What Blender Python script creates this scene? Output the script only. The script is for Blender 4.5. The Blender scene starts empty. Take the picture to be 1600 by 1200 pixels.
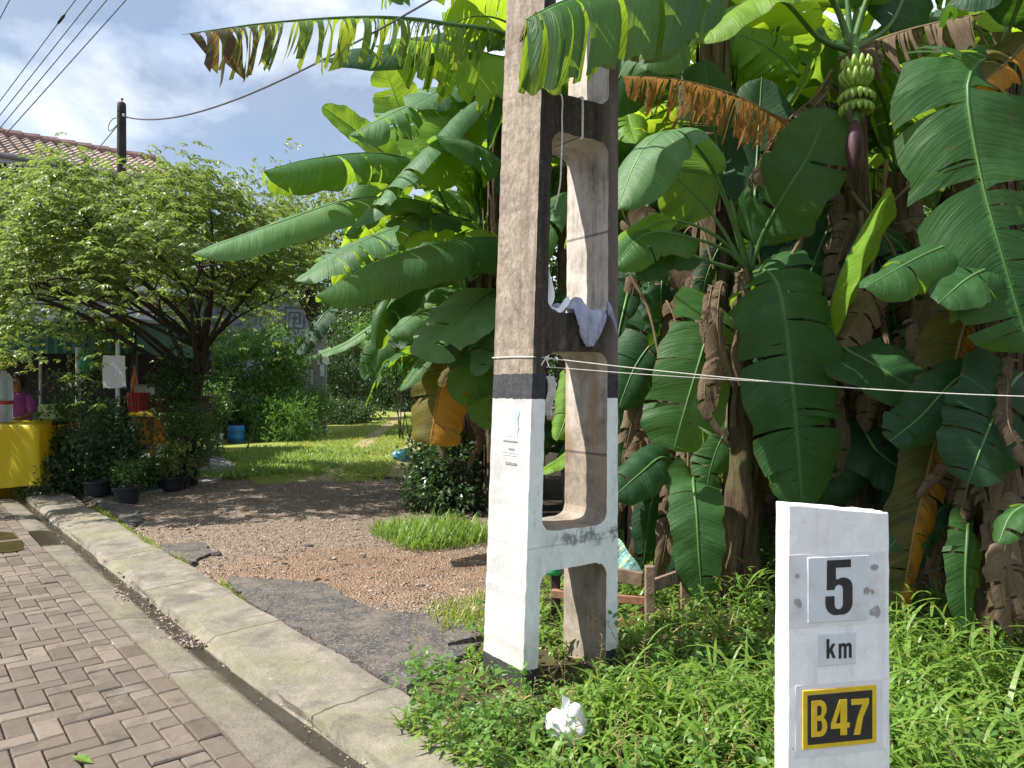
import bpy, bmesh, math, random
import numpy as np
from mathutils import Vector, Matrix
random.seed(7); rng = np.random.default_rng(7)
SC = bpy.context.scene
COL = SC.collection
F = 1202.0; CH = 1.55
def P(px, py, d): return Vector(((px-800)/F*d, d, CH+(600-py)/F*d))
def G(px, py, z=0.0):
    d = F*(CH-z)/(py-600.0); return Vector(((px-800)/F*d, d, z))
R2 = Vector((-0.632, 0.775, 0)).normalized()   # along the road
Q2 = Vector((R2.y, -R2.x, 0))                  # across the road, towards the verge
def RQ(s, q, z=0.0): v = R2*s+Q2*q; return Vector((v.x, v.y, z))

# ------------------------------------------------------------------ objects
def tag(o, label=None, cat=None, group=None, kind=None):
    if label: o['label'] = label
    if cat: o['category'] = cat
    if group: o['group'] = group
    if kind: o['kind'] = kind
    return o
def thing(name, label, cat, loc=(0, 0, 0), group=None):
    o = bpy.data.objects.new(name, None); COL.objects.link(o); o.location = loc
    o.empty_display_size = .1
    return tag(o, label, cat, group)
class MB:
    """collects vertices and faces for ONE mesh object"""
    def __init__(s): s.v = []; s.f = []; s.m = []; s.n = 0; s.uv = []; s.hasuv = False
    def add(s, verts, faces, mi=0, uv=None):
        verts = np.asarray(verts, dtype=float).reshape(-1, 3)
        b = s.n; s.v.append(verts); s.n += len(verts)
        for f in faces: s.f.append([i+b for i in f]); s.m.append(mi)
        if uv is None: uv = np.zeros((len(verts), 2))
        else: s.hasuv = True
        s.uv.append(np.asarray(uv, dtype=float).reshape(-1, 2))
        return s
    def box(s, c, size, rot=None, mi=0, taper=1.0):
        x, y, z = [k/2 for k in size]
        pts = [Vector((sx*x*(taper if sz > 0 else 1), sy*y*(taper if sz > 0 else 1), sz*z)) for sz in (-1, 1) for sy in (-1, 1) for sx in (-1, 1)]
        if rot is not None: pts = [rot @ p for p in pts]
        c = Vector(c)
        return s.add([p+c for p in pts], [(0, 2, 3, 1), (4, 5, 7, 6), (0, 1, 5, 4), (2, 6, 7, 3), (0, 4, 6, 2), (1, 3, 7, 5)], mi)
    def tube(s, pts, rad, seg=8, mi=0, cap=True):
        pts = [Vector(p) for p in pts]; n = len(pts)
        if not hasattr(rad, '__len__'): rad = [rad]*n
        t0 = (pts[1]-pts[0]).normalized(); a = t0.orthogonal().normalized(); V = []; U = []
        for i in range(n):
            t = (pts[min(i+1, n-1)]-pts[max(i-1, 0)]).normalized()
            a = (a-t*a.dot(t)).normalized(); b = t.cross(a)
            for k in range(seg):
                w = 2*math.pi*k/seg
                V.append(pts[i]+(a*math.cos(w)+b*math.sin(w))*rad[i]); U.append((i/(n-1), k/seg))
        fs = [(i*seg+k, i*seg+(k+1) % seg, (i+1)*seg+(k+1) % seg, (i+1)*seg+k) for i in range(n-1) for k in range(seg)]
        if cap: fs += [tuple(range(seg-1, -1, -1)), tuple((n-1)*seg+k for k in range(seg))]
        return s.add(V, fs, mi, U)
    def lathe(s, prof, c=(0, 0, 0), seg=20, mi=0, wob=0.0):
        c = Vector(c); V = []; n = len(prof)
        for r, z in prof:
            for k in range(seg):
                w = 2*math.pi*k/seg; rr = r*(1+wob*math.sin(3*w+z*9))
                V.append(c+Vector((rr*math.cos(w), rr*math.sin(w), z)))
        fs = [(i*seg+k, i*seg+(k+1) % seg, (i+1)*seg+(k+1) % seg, (i+1)*seg+k) for i in range(n-1) for k in range(seg)]
        fs += [tuple(range(seg-1, -1, -1)), tuple((n-1)*seg+k for k in range(seg))]
        return s.add(V, fs, mi)
    def build(s, name, mats, parent=None, smooth=False, bevel=0.0):
        me = bpy.data.meshes.new(name)
        V = np.concatenate(s.v) if s.v else np.zeros((0, 3))
        off = np.zeros(3)
        q = parent
        while q is not None: off = off+np.array(q.location); q = q.parent
        me.from_pydata((V-off).tolist(), [], s.f)
        if not isinstance(mats, (list, tuple)): mats = [mats]
        for m in mats: me.materials.append(m)
        if len(mats) > 1: me.polygons.foreach_set('material_index', s.m)
        if smooth: me.polygons.foreach_set('use_smooth', [True]*len(me.polygons))
        if s.hasuv:
            U = np.concatenate(s.uv); L = me.uv_layers.new(name='UVMap')
            idx = np.zeros(len(me.loops), dtype=np.int32); me.loops.foreach_get('vertex_index', idx)
            L.data.foreach_set('uv', U[idx].ravel())
        me.update()
        o = bpy.data.objects.new(name, me); COL.objects.link(o)
        if parent is not None: o.parent = parent
        if bevel:
            b = o.modifiers.new('bevel', 'BEVEL'); b.width = bevel; b.segments = 2; b.limit_method = 'ANGLE'; b.angle_limit = .6
        return o
def rotz(a): return Matrix.Rotation(a, 3, 'Z')
def roty(a): return Matrix.Rotation(a, 3, 'Y')
def rotx(a): return Matrix.Rotation(a, 3, 'X')
def crspline(pts, n):
    """Catmull-Rom curve through the points"""
    p = [np.array(q, dtype=float) for q in pts]
    p = [2*p[0]-p[1]]+p+[2*p[-1]-p[-2]]; m = len(p)-3; out = []
    for i in range(n):
        u = i/(n-1)*m; k = min(int(u), m-1); t = u-k; a, b, c, d = p[k:k+4]
        out.append(.5*((2*b)+(c-a)*t+(2*a-5*b+4*c-d)*t*t+(3*b-a-3*c+d)*t**3))
    return np.array(out)

# ------------------------------------------------------------------ materials
class NT:
    def __init__(s, name):
        s.m = bpy.data.materials.new(name); s.m.use_nodes = True; s.t = s.m.node_tree; s.t.nodes.clear()
        s.out = s.t.nodes.new('ShaderNodeOutputMaterial')
    def n(s, typ, ins=None, **props):
        nd = s.t.nodes.new('ShaderNode'+typ)
        for k, v in props.items(): setattr(nd, k, v)
        for k, v in (ins or {}).items(): s.set(nd, k, v)
        return nd
    def set(s, nd, k, v):
        sock = nd.inputs[k]
        if isinstance(v, bpy.types.NodeSocket): s.t.links.new(v, sock)
        elif isinstance(v, bpy.types.Node): s.t.links.new(v.outputs[0], sock)
        else:
            if sock.type == 'RGBA' and len(v) == 3: v = (*v, 1)
            sock.default_value = v
    def pos(s): return s.n('NewGeometry').outputs['Position']
    def obj(s): return s.n('TexCoord').outputs['Object']
    def uv(s): return s.n('TexCoord').outputs['UV']
    def mapv(s, v, scale=(1, 1, 1), rot=(0, 0, 0), loc=(0, 0, 0)):
        return s.n('Mapping', {0: v, 'Scale': scale, 'Rotation': rot, 'Location': loc}).outputs[0]
    def noise(s, v, scale, detail=4, rough=.55, dist=0.0):
        return s.n('TexNoise', {'Vector': v, 'Scale': scale, 'Detail': detail, 'Roughness': rough, 'Distortion': dist}).outputs['Fac']
    def vor(s, v, scale, feature='F1', out='Distance', rnd=1.0):
        return s.n('TexVoronoi', {'Vector': v, 'Scale': scale, 'Randomness': rnd}, feature=feature).outputs[out]
    def ramp(s, fac, stops, interp='LINEAR'):
        r = s.n('ValToRGB', {0: fac}); cr = r.color_ramp; cr.interpolation = interp
        while len(cr.elements) < len(stops): cr.elements.new(.5)
        for e, (p, c) in zip(cr.elements, stops):
            e.position = p; e.color = (c, c, c, 1) if not hasattr(c, '__len__') else (*c, 1)
        return r.outputs[0]
    def mix(s, fac, a, b, mode='MIX'):
        nd = s.n('Mix', data_type='RGBA', blend_type=mode)
        s.set(nd, 0, fac); s.set(nd, 6, a); s.set(nd, 7, b); return nd.outputs[2]
    def math(s, op, a, b=0.0, c=None, clamp=False):
        nd = s.n('Math', operation=op, use_clamp=clamp); s.set(nd, 0, a); s.set(nd, 1, b)
        if c is not None: s.set(nd, 2, c)
        return nd.outputs[0]
    def sstep(s, v, lo, hi):
        return s.n('MapRange', {0: v, 1: lo, 2: hi, 3: 0.0, 4: 1.0}, interpolation_type='SMOOTHSTEP').outputs[0]
    def sep(s, v): return s.n('SeparateXYZ', {0: v}).outputs
    def bump(s, h, strength=.3, dist=.01):
        return s.n('Bump', {'Height': h, 'Strength': strength, 'Distance': dist}).outputs[0]
    def rnd(s): return s.n('ObjectInfo').outputs['Random']
    def bsdf(s, col, rough=.8, spec=.3, normal=None, metal=0.0, **kw):
        ins = {'Base Color': col, 'Roughness': rough, 'Specular IOR Level': spec, 'Metallic': metal}
        if normal is not None: ins['Normal'] = normal
        ins.update(kw)
        return s.n('BsdfPrincipled', ins).outputs[0]
    def done(s, shader):
        s.t.links.new(shader, s.out.inputs[0]); return s.m
def flat(name, col, rough=.7, spec=.3, var=.25, scale=6, bump=.15, metal=0.0, dirt=None):
    t = NT(name); v = t.obj(); a = t.noise(v, scale, 6, .65)
    dark = tuple(c*(1-var) for c in col); lite = tuple(min(1, c*(1+var)) for c in col)
    c = t.ramp(a, [(.3, dark), (.7, lite)])
    if dirt:
        c = t.mix(t.ramp(t.noise(v, scale*.7, 8, .7), [(.52, 0.), (.72, .8)]), c, dirt)
    return t.done(t.bsdf(c, rough, spec, t.bump(t.noise(v, scale*8, 4), bump, .01), metal))
def leafmat(name, a, b, tr, tmix=.35, rough=.45, scale=3.0):
    """small leaves: colour varies from clump to clump and leaf to leaf"""
    t = NT(name); p = t.pos()
    n = t.noise(p, scale, 5, .7)
    w = t.n('TexWhiteNoise', {'Vector': t.n('VectorMath', {0: t.n('VectorMath', {0: p, 1: (14., 14., 14.)}, operation='MULTIPLY').outputs[0]}, operation='FLOOR').outputs[0]}).outputs[0]
    f = t.math('ADD', t.math('MULTIPLY', n, .9), t.math('MULTIPLY', w, .35))
    c = t.ramp(f, [(.35, a), (.85, b)])
    ct = t.mix(t.math('MULTIPLY', w, .5), tr, c)
    s1 = t.bsdf(c, rough, .35); s2 = t.n('BsdfTranslucent', {0: ct}).outputs[0]
    return t.done(t.n('MixShader', {0: tmix, 1: s1, 2: s2}).outputs[0])
def bananamat(name, a, b, tr, tmix=.38, rough=.36, mode='green', edge=(.12, .07, .02)):
    t = NT(name); uv = t.uv(); x, y, _ = t.sep(uv)
    r = t.rnd(); dv = t.math('ABSOLUTE', t.math('SUBTRACT', y, .5))
    us = t.math('SUBTRACT', x, t.math('MULTIPLY', dv, .10))
    st = t.n('CombineXYZ', {0: t.math('MULTIPLY', us, 130.), 1: t.math('MULTIPLY', y, 2.0), 2: t.math('MULTIPLY', r, 37.)}).outputs[0]
    streak = t.noise(st, 1.0, 3, .6)
    st2 = t.n('CombineXYZ', {0: t.math('MULTIPLY', us, 22.), 1: t.math('MULTIPLY', y, 1.2), 2: t.math('MULTIPLY', r, 11.)}).outputs[0]
    broad = t.noise(st2, 1.0, 4, .6)
    f = t.math('ADD', t.math('MULTIPLY', streak, .55), t.math('MULTIPLY', broad, .45))
    f = t.math('ADD', f, t.math('MULTIPLY', t.math('SUBTRACT', r, .5), .22))
    c = t.ramp(f, [(.3, a), (.72, b)]); ct = t.mix(t.ramp(streak, [(.3, 0.), (.7, .5)]), tr, c)
    if mode == 'orange':       # senescent: one half still green, the other turned orange
        h = t.sstep(t.math('ADD', t.math('SUBTRACT', 1., y), t.math('MULTIPLY', t.math('SUBTRACT', broad, .5), .22)), .47, .55)
        c = t.mix(h, t.ramp(f, [(.3, (.045, .05, .012)), (.7, (.17, .14, .02))]), t.ramp(f, [(.32, (.13, .06, .018)), (.42, (.40, .17, .016)), (.7, (.62, .30, .025))]))
        ct = t.mix(h, (.28, .25, .02), (.62, .28, .02))
    if mode == 'tipdry':       # green near the stalk, brown and papery at the tip
        h = t.ramp(t.math('ADD', t.math('MULTIPLY', t.math('SUBTRACT', x, .82), 3.), t.math('MULTIPLY', t.math('SUBTRACT', streak, .45), 1.9)), [(.0, 0.), (.45, 1.)])
        c = t.mix(h, c, (.06, .038, .018)); ct = t.mix(h, ct, (.16, .09, .03))
    spots = t.ramp(t.noise(t.mapv(uv, (26, 7, 1)), 1.0, 3, .7), [(.64, 0.), (.71, .9)])
    e = t.math('MAXIMUM', t.math('MULTIPLY', t.sstep(t.math('ADD', dv, t.math('MULTIPLY', t.math('SUBTRACT', broad, .5), .16)), .475, .5), .8), t.math('MULTIPLY', spots, .55))
    e = t.math('MULTIPLY', e, t.ramp(t.noise(t.n('CombineXYZ', {0: t.math('MULTIPLY', x, 9.), 1: t.math('MULTIPLY', y, 3.), 2: t.math('MULTIPLY', r, 53.)}).outputs[0], 1.0, 4), [(.48, .1), (.6, 1.)]))
    if mode != 'dry':
        c = t.mix(e, c, edge); ct = t.mix(e, ct, edge)
    rib = t.ramp(dv, [(.012, 1.), (.03, 0.)])
    if mode == 'green':   # dusty blotches
        bl = t.ramp(t.noise(t.n('CombineXYZ', {0: t.math('MULTIPLY', x, 5.), 1: t.math('MULTIPLY', y, 3.), 2: t.math('MULTIPLY', r, 71.)}).outputs[0], 1.0, 7, .75), [(.50, 0.), (.68, .5)])
        c = t.mix(bl, c, tuple(q*1.35+.025 for q in b)); ct = t.mix(t.math('MULTIPLY', bl, .5), ct, (.22, .28, .03))
    c = t.mix(t.math('MULTIPLY', rib, .6), c, tuple(min(1, k*2.2) for k in b))
    nb = t.bump(t.math('ADD', streak, t.math('MULTIPLY', broad, 2.2)), .38, .016)
    s1 = t.bsdf(c, t.math('ADD', rough, t.math('MULTIPLY', broad, .22)), .34 if mode != 'dry' else .1, nb)
    s2 = t.n('BsdfTranslucent', {0: ct, 'Normal': nb}).outputs[0]
    return t.done(t.n('MixShader', {0: tmix, 1: s1, 2: s2}).outputs[0])
M = {}
M['ban'] = bananamat('banana_leaf_green', (.012, .060, .018), (.042, .128, .030), (.38, .58, .03), .42, .40)
M['banpale'] = bananamat('banana_leaf_lit', (.045, .120, .050), (.115, .225, .085), (.30, .52, .05), .38, .42)  # pale copy of the same leaf, sunlit brightness put into the colour
M['banlime'] = bananamat('banana_leaf_young', (.09, .21, .02), (.20, .36, .035), (.52, .70, .03), .5, .4)
M['bandark'] = bananamat('banana_leaf_shaded', (.006, .034, .015), (.018, .066, .022), (.16, .36, .02), .32, .46)  # darker copy of the same leaf, thicket shade put into the colour
M['banorange'] = bananamat('banana_leaf_orange', (.3, .12, .01), (.5, .2, .02), (.7, .3, .02), .4, .5, 'orange')
M['bantip'] = bananamat('banana_leaf_drying', (.045, .105, .02), (.085, .17, .03), (.42, .52, .03), .42, .5, 'tipdry')
M['bandry'] = bananamat('banana_leaf_dry', (.085, .062, .042), (.235, .175, .118), (.32, .22, .11), .35, .85, 'dry')
M['bandryorange'] = bananamat('banana_leaf_dry_orange', (.17, .085, .026), (.38, .20, .065), (.56, .28, .07), .34, .8, 'dry')
M['rib'] = flat('banana_midrib', (.072, .145, .040), .45, .4, .2, 8)
M['ribdry'] = flat('banana_midrib_dry', (.14, .10, .055), .8, .2, .3, 8)
def _stem():
    t = NT('banana_stem'); p = t.obj(); z = t.mapv(p, (9, 9, 1.2))
    n = t.noise(z, 1.6, 8, .7); k = t.noise(p, 2.3, 6, .6)
    c = t.ramp(n, [(.28, (.020, .013, .009)), (.45, (.062, .040, .025)), (.6, (.125, .085, .053)), (.75, (.22, .155, .10))])
    c = t.mix(t.ramp(k, [(.5, 0.), (.66, .75)]), c, (.12, .14, .045))
    return t.done(t.bsdf(c, .8, .2, t.bump(n, .8, .03)))
M['stem'] = _stem()
# ------------------------------------------------------------------ light, sky, camera
SUN_EL = math.radians(51); SUN_H = Vector((-0.985, -0.16, 0)).normalized()
SUN_DIR = Vector((SUN_H.x*math.cos(SUN_EL), SUN_H.y*math.cos(SUN_EL), math.sin(SUN_EL)))
def sky():
    w = bpy.data.worlds.new('World'); SC.world = w; w.use_nodes = True
    nt = w.node_tree; nt.nodes.clear(); N = nt.nodes.new; L = nt.links.new
    out = N('ShaderNodeOutputWorld'); bg = N('ShaderNodeBackground'); L(bg.outputs[0], out.inputs[0])
    st = N('ShaderNodeTexSky'); st.sky_type = 'NISHITA'; st.sun_disc = False
    st.sun_elevation = SUN_EL; st.sun_rotation = math.atan2(SUN_DIR.x, SUN_DIR.y)
    st.air_density = 1.0; st.dust_density = .6
    tc = N('ShaderNodeTexCoord')
    mp = N('ShaderNodeMapping'); mp.inputs['Scale'].default_value = (1.0, 1.0, 1.7); mp.inputs['Location'].default_value = (.35, .1, .62); L(tc.outputs['Generated'], mp.inputs[0])
    n1 = N('ShaderNodeTexNoise'); n1.inputs['Scale'].default_value = 2.6; n1.inputs['Detail'].default_value = 9; n1.inputs['Roughness'].default_value = .56; n1.inputs['Distortion'].default_value = .25
    L(mp.outputs[0], n1.inputs['Vector'])
    r1 = N('ShaderNodeValToRGB'); r1.color_ramp.elements[0].position = .39; r1.color_ramp.elements[1].position = .53; r1.color_ramp.elements[0].color = (.24, .24, .24, 1)
    L(n1.outputs['Fac'], r1.inputs[0])
    n2 = N('ShaderNodeTexNoise'); n2.inputs['Scale'].default_value = 5.5; n2.inputs['Detail'].default_value = 6; L(mp.outputs[0], n2.inputs['Vector'])
    r2 = N('ShaderNodeValToRGB'); r2.color_ramp.elements[0].position = .32; r2.color_ramp.elements[1].position = .62
    r2.color_ramp.elements[0].color = (6.6, 8.3, 11.6, 1); r2.color_ramp.elements[1].color = (10.0, 10.6, 11.4, 1); L(n2.outputs['Fac'], r2.inputs[0])
    mx = N('ShaderNodeMix'); mx.data_type = 'RGBA'; L(r1.outputs[0], mx.inputs[0]); L(st.outputs[0], mx.inputs[6]); L(r2.outputs[0], mx.inputs[7])
    L(mx.outputs[2], bg.inputs[0]); bg.inputs[1].default_value = .056
sky()
sl = bpy.data.lights.new('sun', 'SUN'); sl.energy = 5.0; sl.angle = math.radians(.5); sl.color = (1, .95, .86)
so = bpy.data.objects.new('sun', sl); COL.objects.link(so); so.location = (-30, 10, 50)
so.rotation_euler = (-SUN_DIR).to_track_quat('-Z', 'Y').to_euler()
cd = bpy.data.cameras.new('camera'); cam = bpy.data.objects.new('camera', cd); COL.objects.link(cam)
cam.location = (0, 0, CH); cam.rotation_euler = (math.pi/2, 0, 0); cd.sensor_width = 36; cd.lens = 36*F/1600; cd.clip_end = 2000; cd.clip_start = .05
SC.camera = cam
SC.view_settings.view_transform = 'Standard'; SC.view_settings.look = 'None'; SC.view_settings.exposure = 1.12; SC.view_settings.gamma = 1
SC.cycles.max_bounces = 8; SC.cycles.transparent_max_bounces = 8; SC.cycles.use_denoising = True

# ------------------------------------------------------------------ ground
def ground_mat():
    t = NT('earth_and_gravel'); p = t.pos(); x, y, z = t.sep(p)
    big = t.noise(p, .7, 6, .6); mid = t.noise(p, 3.2, 7, .65); fine = t.noise(p, 42, 5, .7)
    v = t.vor(p, 58, 'F1', 'Color'); vd = t.vor(p, 58); g = t.sep(v)[0]
    grav = t.ramp(t.math('ADD', t.math('MULTIPLY', g, .6), t.math('MULTIPLY', fine, .45)), [(.2, (.110, .082, .060)), (.5, (.225, .172, .132)), (.85, (.39, .32, .26))])
    clay = t.ramp(t.math('ADD', t.math('MULTIPLY', mid, .6), t.math('MULTIPLY', fine, .4)), [(.3, (.165, .102, .066)), (.5, (.255, .165, .112)), (.7, (.35, .25, .185))])
    # red clay shows where the gravel has been washed off
    dx = t.math('DIVIDE', t.math('ADD', x, 1.15), 1.75); dy = t.math('DIVIDE', t.math('SUBTRACT', y, 6.3), 1.25)
    rr = t.math('ADD', t.math('MULTIPLY', dx, dx), t.math('MULTIPLY', dy, dy))
    k = t.sstep(t.math('ADD', t.math('SUBTRACT', 1.1, rr), t.math('MULTIPLY', t.math('SUBTRACT', mid, .5), 2.2)), .1, .9)
    c = t.mix(t.math('MULTIPLY', k, .88), grav, clay)
    # tree's shade band across the lane painted darker, mixed with old tar and litter
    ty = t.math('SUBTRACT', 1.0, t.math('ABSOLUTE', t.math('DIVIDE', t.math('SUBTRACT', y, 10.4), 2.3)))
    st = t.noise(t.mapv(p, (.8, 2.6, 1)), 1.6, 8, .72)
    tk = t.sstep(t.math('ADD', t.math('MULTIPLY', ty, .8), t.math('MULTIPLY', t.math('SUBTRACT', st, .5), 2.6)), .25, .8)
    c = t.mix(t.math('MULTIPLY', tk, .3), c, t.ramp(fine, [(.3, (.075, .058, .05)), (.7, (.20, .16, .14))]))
    c = t.mix(t.ramp(t.noise(p, 5.5, 9, .8), [(.51, 0.), (.62, .6)]), c, (.14, .10, .072))
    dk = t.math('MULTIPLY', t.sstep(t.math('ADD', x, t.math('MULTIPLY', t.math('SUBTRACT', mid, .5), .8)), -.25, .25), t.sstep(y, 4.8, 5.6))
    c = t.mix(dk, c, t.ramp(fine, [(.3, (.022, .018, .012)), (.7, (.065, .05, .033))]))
    # soil beside the shop
    sk = t.sstep(t.math('ADD', t.math('MULTIPLY', x, -1.), t.math('MULTIPLY', big, 1.2)), 5.4, 6.6)
    c = t.mix(sk, c, t.ramp(mid, [(.3, (.07, .05, .035)), (.7, (.17, .125, .09))]))
    h = t.math('ADD', t.math('MULTIPLY', fine, .5), t.math('MULTIPLY', vd, .9))
    return t.done(t.bsdf(c, .92, .15, t.bump(h, 1.0, .028)))
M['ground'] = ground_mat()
def sheet(name, corners, mat, z=None):
    mb = MB(); mb.add(corners, [tuple(range(len(corners)))]); return mb.build(name, mat)
g = MB(); g.add([(-400, -60, -.05), (400, -60, -.05), (400, 700, -.05), (-400, 700, -.05)], [(0, 1, 2, 3)])
tag(g.build('ground', flat('far_earth', (.10, .085, .05), .95, .1, .3, 1.5)), kind='structure')
def hgt(x, y): return .012*math.sin(x*2.1+y*.7)+.012*math.sin(y*1.7-x*1.1)+.008*math.sin(x*5+1.3)*math.sin(y*4.4)
def lane():
    nx, ny = 150, 190; V = []; xs = np.linspace(-16, 9, nx); ys = 1.0+47*np.linspace(0, 1, ny)**1.9
    for y in ys:
        for x in xs:
            q = x*Q2.x+y*Q2.y
            zz = hgt(x, y)
            if q < 2.02: zz = -.03-.05*min(1, max(0, (2.02-q)/.03))*1.0
            V.append((x, y, zz))
    fs = [(j*nx+i, j*nx+i+1, (j+1)*nx+i+1, (j+1)*nx+i) for j in range(ny-1) for i in range(nx-1)]
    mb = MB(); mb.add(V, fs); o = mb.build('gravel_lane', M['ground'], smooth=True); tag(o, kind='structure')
lane()

# road of herringbone pavers
def paver_mat():
    t = NT('clay_paver'); p = t.pos(); nd = t.n('ObjectInfo')
    w = t.n('Attribute', attribute_name='tone').outputs['Fac']
    n = t.noise(p, 26, 6, .7); b = t.noise(p, 1.3, 6, .6); d = t.noise(p, 6, 8, .75)
    c = t.ramp(t.math('ADD', t.math('MULTIPLY', w, .55), t.math('MULTIPLY', n, .45)), [(.1, (.074, .056, .043)), (.5, (.130, .103, .082)), (.9, (.190, .155, .126))])
    c = t.mix(t.ramp(b, [(.46, 0.), (.62, .6)]), c, (.105, .09, .078))
    c = t.mix(t.ramp(d, [(.52, 0.), (.66, .65)]), c, (.06, .055, .045))
    c = t.mix(t.ramp(t.noise(p, 2.2, 9, .75), [(.58, 0.), (.7, .6)]), c, (.19, .17, .145))
    return t.done(t.bsdf(c, .8, .25, t.bump(n, .5, .006)))
def pavers():
    a, gap = .108, .007; mb = MB(); tones = []; rs = random.Random(3)
    bed = MB(); bed.add([RQ(-9, -9, -.02), RQ(-9, 1.17, -.02), RQ(40, 1.17, -.02), RQ(40, -9, -.02)], [(0, 1, 2, 3)])
    tag(bed.build('road', flat('joint_sand', (.085, .07, .055), .95, .1, .3, 20)), kind='structure')
    def brick(s0, s1, q0, q1):
        s0 += gap/2; s1 -= gap/2; q0 += gap/2; q1 -= gap/2; e = .006; dz = rs.gauss(0, .0022); tl = [rs.uniform(-.0018, .0018) for _ in range(4)]
        z0, z1 = -.03, .0
        lo = [RQ(s0, q0, z0), RQ(s1, q0, z0), RQ(s1, q1, z0), RQ(s0, q1, z0)]
        md = [RQ(s0, q0, z1-e+dz), RQ(s1, q0, z1-e+dz), RQ(s1, q1, z1-e+dz), RQ(s0, q1, z1-e+dz)]
        hi = [RQ(s0+e, q0+e, z1+dz+tl[0]), RQ(s1-e, q0+e, z1+dz+tl[1]), RQ(s1-e, q1-e, z1+dz+tl[2]), RQ(s0+e, q1-e, z1+dz+tl[3])]
        fs = [(8, 11, 10, 9)]
        for k in range(4):
            n = (k+1) % 4; fs += [(k, k+4, n+4, n), (k+4, k+8, n+8, n+4)]
        mb.add(lo+md+hi, fs); tones.extend([rs.random()]*12)
    qe = 1.165-.108
    i0, i1, j0, j1 = 8, 135, 0, 34    # along, across (from the gutter outwards)
    for i in range(i0-2, i1+2):
        for j in range(j0-2, j1+2):
            k = (i-j) % 4
            if k == 0: s0, s1, qa, qb = i, i+2, j, j+1
            elif k == 3: s0, s1, qa, qb = i, i+1, j, j+2
            else: continue
            qb_ = qe-qa*a; qa_ = qe-qb*a
            if qa < 0: qb_ = qe
            if qb_-qa_ < .02: continue
            brick(s0*a, s1*a, qa_, qb_)
    for i in range(4, 70): brick(i*.216, (i+1)*.216, qe, qe+.108)
    o = mb.build('paved_road', paver_mat()); tag(o, kind='structure')
    at = o.data.attributes.new('tone', 'FLOAT', 'POINT'); at.data.foreach_set('value', tones)
pavers()

def conc_mat(name, c0, c1, moss=.5, wetgut=False, seams=()):
    t = NT(name); p = t.pos(); n = t.noise(p, 3.1, 9, .68); f = t.noise(p, 60, 5, .75); m = t.noise(p, 1.6, 8, .65)
    n = t.math('ADD', t.math('MULTIPLY', n, .6), t.math('MULTIPLY', t.noise(p, 13, 8, .75), .4))
    c = t.ramp(t.math('ADD', t.math('MULTIPLY', n, .72), t.math('MULTIPLY', f, .28)), [(.38, c0), (.62, c1)])
    c = t.mix(t.ramp(m, [(.47, 0.), (.6, moss)]), c, (.165, .160, .080))
    c = t.mix(t.ramp(t.noise(p, 2.4, 9, .75, .8), [(.50, 0.), (.62, .75)]), c, (.095, .085, .072))
    c = t.mix(t.ramp(t.noise(p, 7.5, 9, .8), [(.60, 0.), (.68, .7)]), c, (.40, .36, .30))
    c = t.mix(t.ramp(t.vor(p, 75), [(.08, .5), (.2, 0.)]), c, (.1, .09, .08))
    rough = .85
    if seams:
        x, y, z = t.sep(p); s = t.math('ADD', t.math('ADD', t.math('MULTIPLY', x, R2.x), t.math('MULTIPLY', y, R2.y)), t.math('MULTIPLY', t.math('SUBTRACT', t.noise(p, 7, 4), .5), .07))
        for k in seams: c = t.mix(t.math('MULTIPLY', t.ramp(t.math('ABSOLUTE', t.math('SUBTRACT', s, k)), [(.004, 1.), (.011, 0.)]), .8), c, (.03, .026, .02))
    if wetgut:
        x, y, z = t.sep(p)
        q = t.math('ADD', t.math('MULTIPLY', x, Q2.x), t.math('MULTIPLY', y, Q2.y))
        s = t.math('ADD', t.math('MULTIPLY', x, R2.x), t.math('MULTIPLY', y, R2.y))
        wob = t.math('MULTIPLY', t.math('SUBTRACT', t.noise(p, 2.6, 5, .6), .5), .09)
        bend = t.math('MULTIPLY', t.math('POWER', t.math('MAXIMUM', 0., t.math('DIVIDE', t.math('SUBTRACT', 4.7, s), 1.85)), 2.), .05)
        k = t.sstep(t.math('SUBTRACT', t.math('ADD', q, wob), bend), 1.375, 1.425)
        pud = t.math('SUBTRACT', 1., t.math('ABSOLUTE', t.math('DIVIDE', t.math('SUBTRACT', t.math('ADD', s, t.math('MULTIPLY', wob, 6.)), 9.0), .55)))
        k2 = t.math('MAXIMUM', k, t.sstep(pud, .05, .25))
        c = t.mix(t.math('MULTIPLY', k2, .9), c, (.022, .018, .012))
        rough = t.math('SUBTRACT', .85, t.math('MULTIPLY', k2, .72))
    h = t.math('ADD', t.math('MULTIPLY', n, .6), t.math('MULTIPLY', f, .5))
    return t.done(t.bsdf(c, rough, .35, t.bump(h, .9, .02)))
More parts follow.
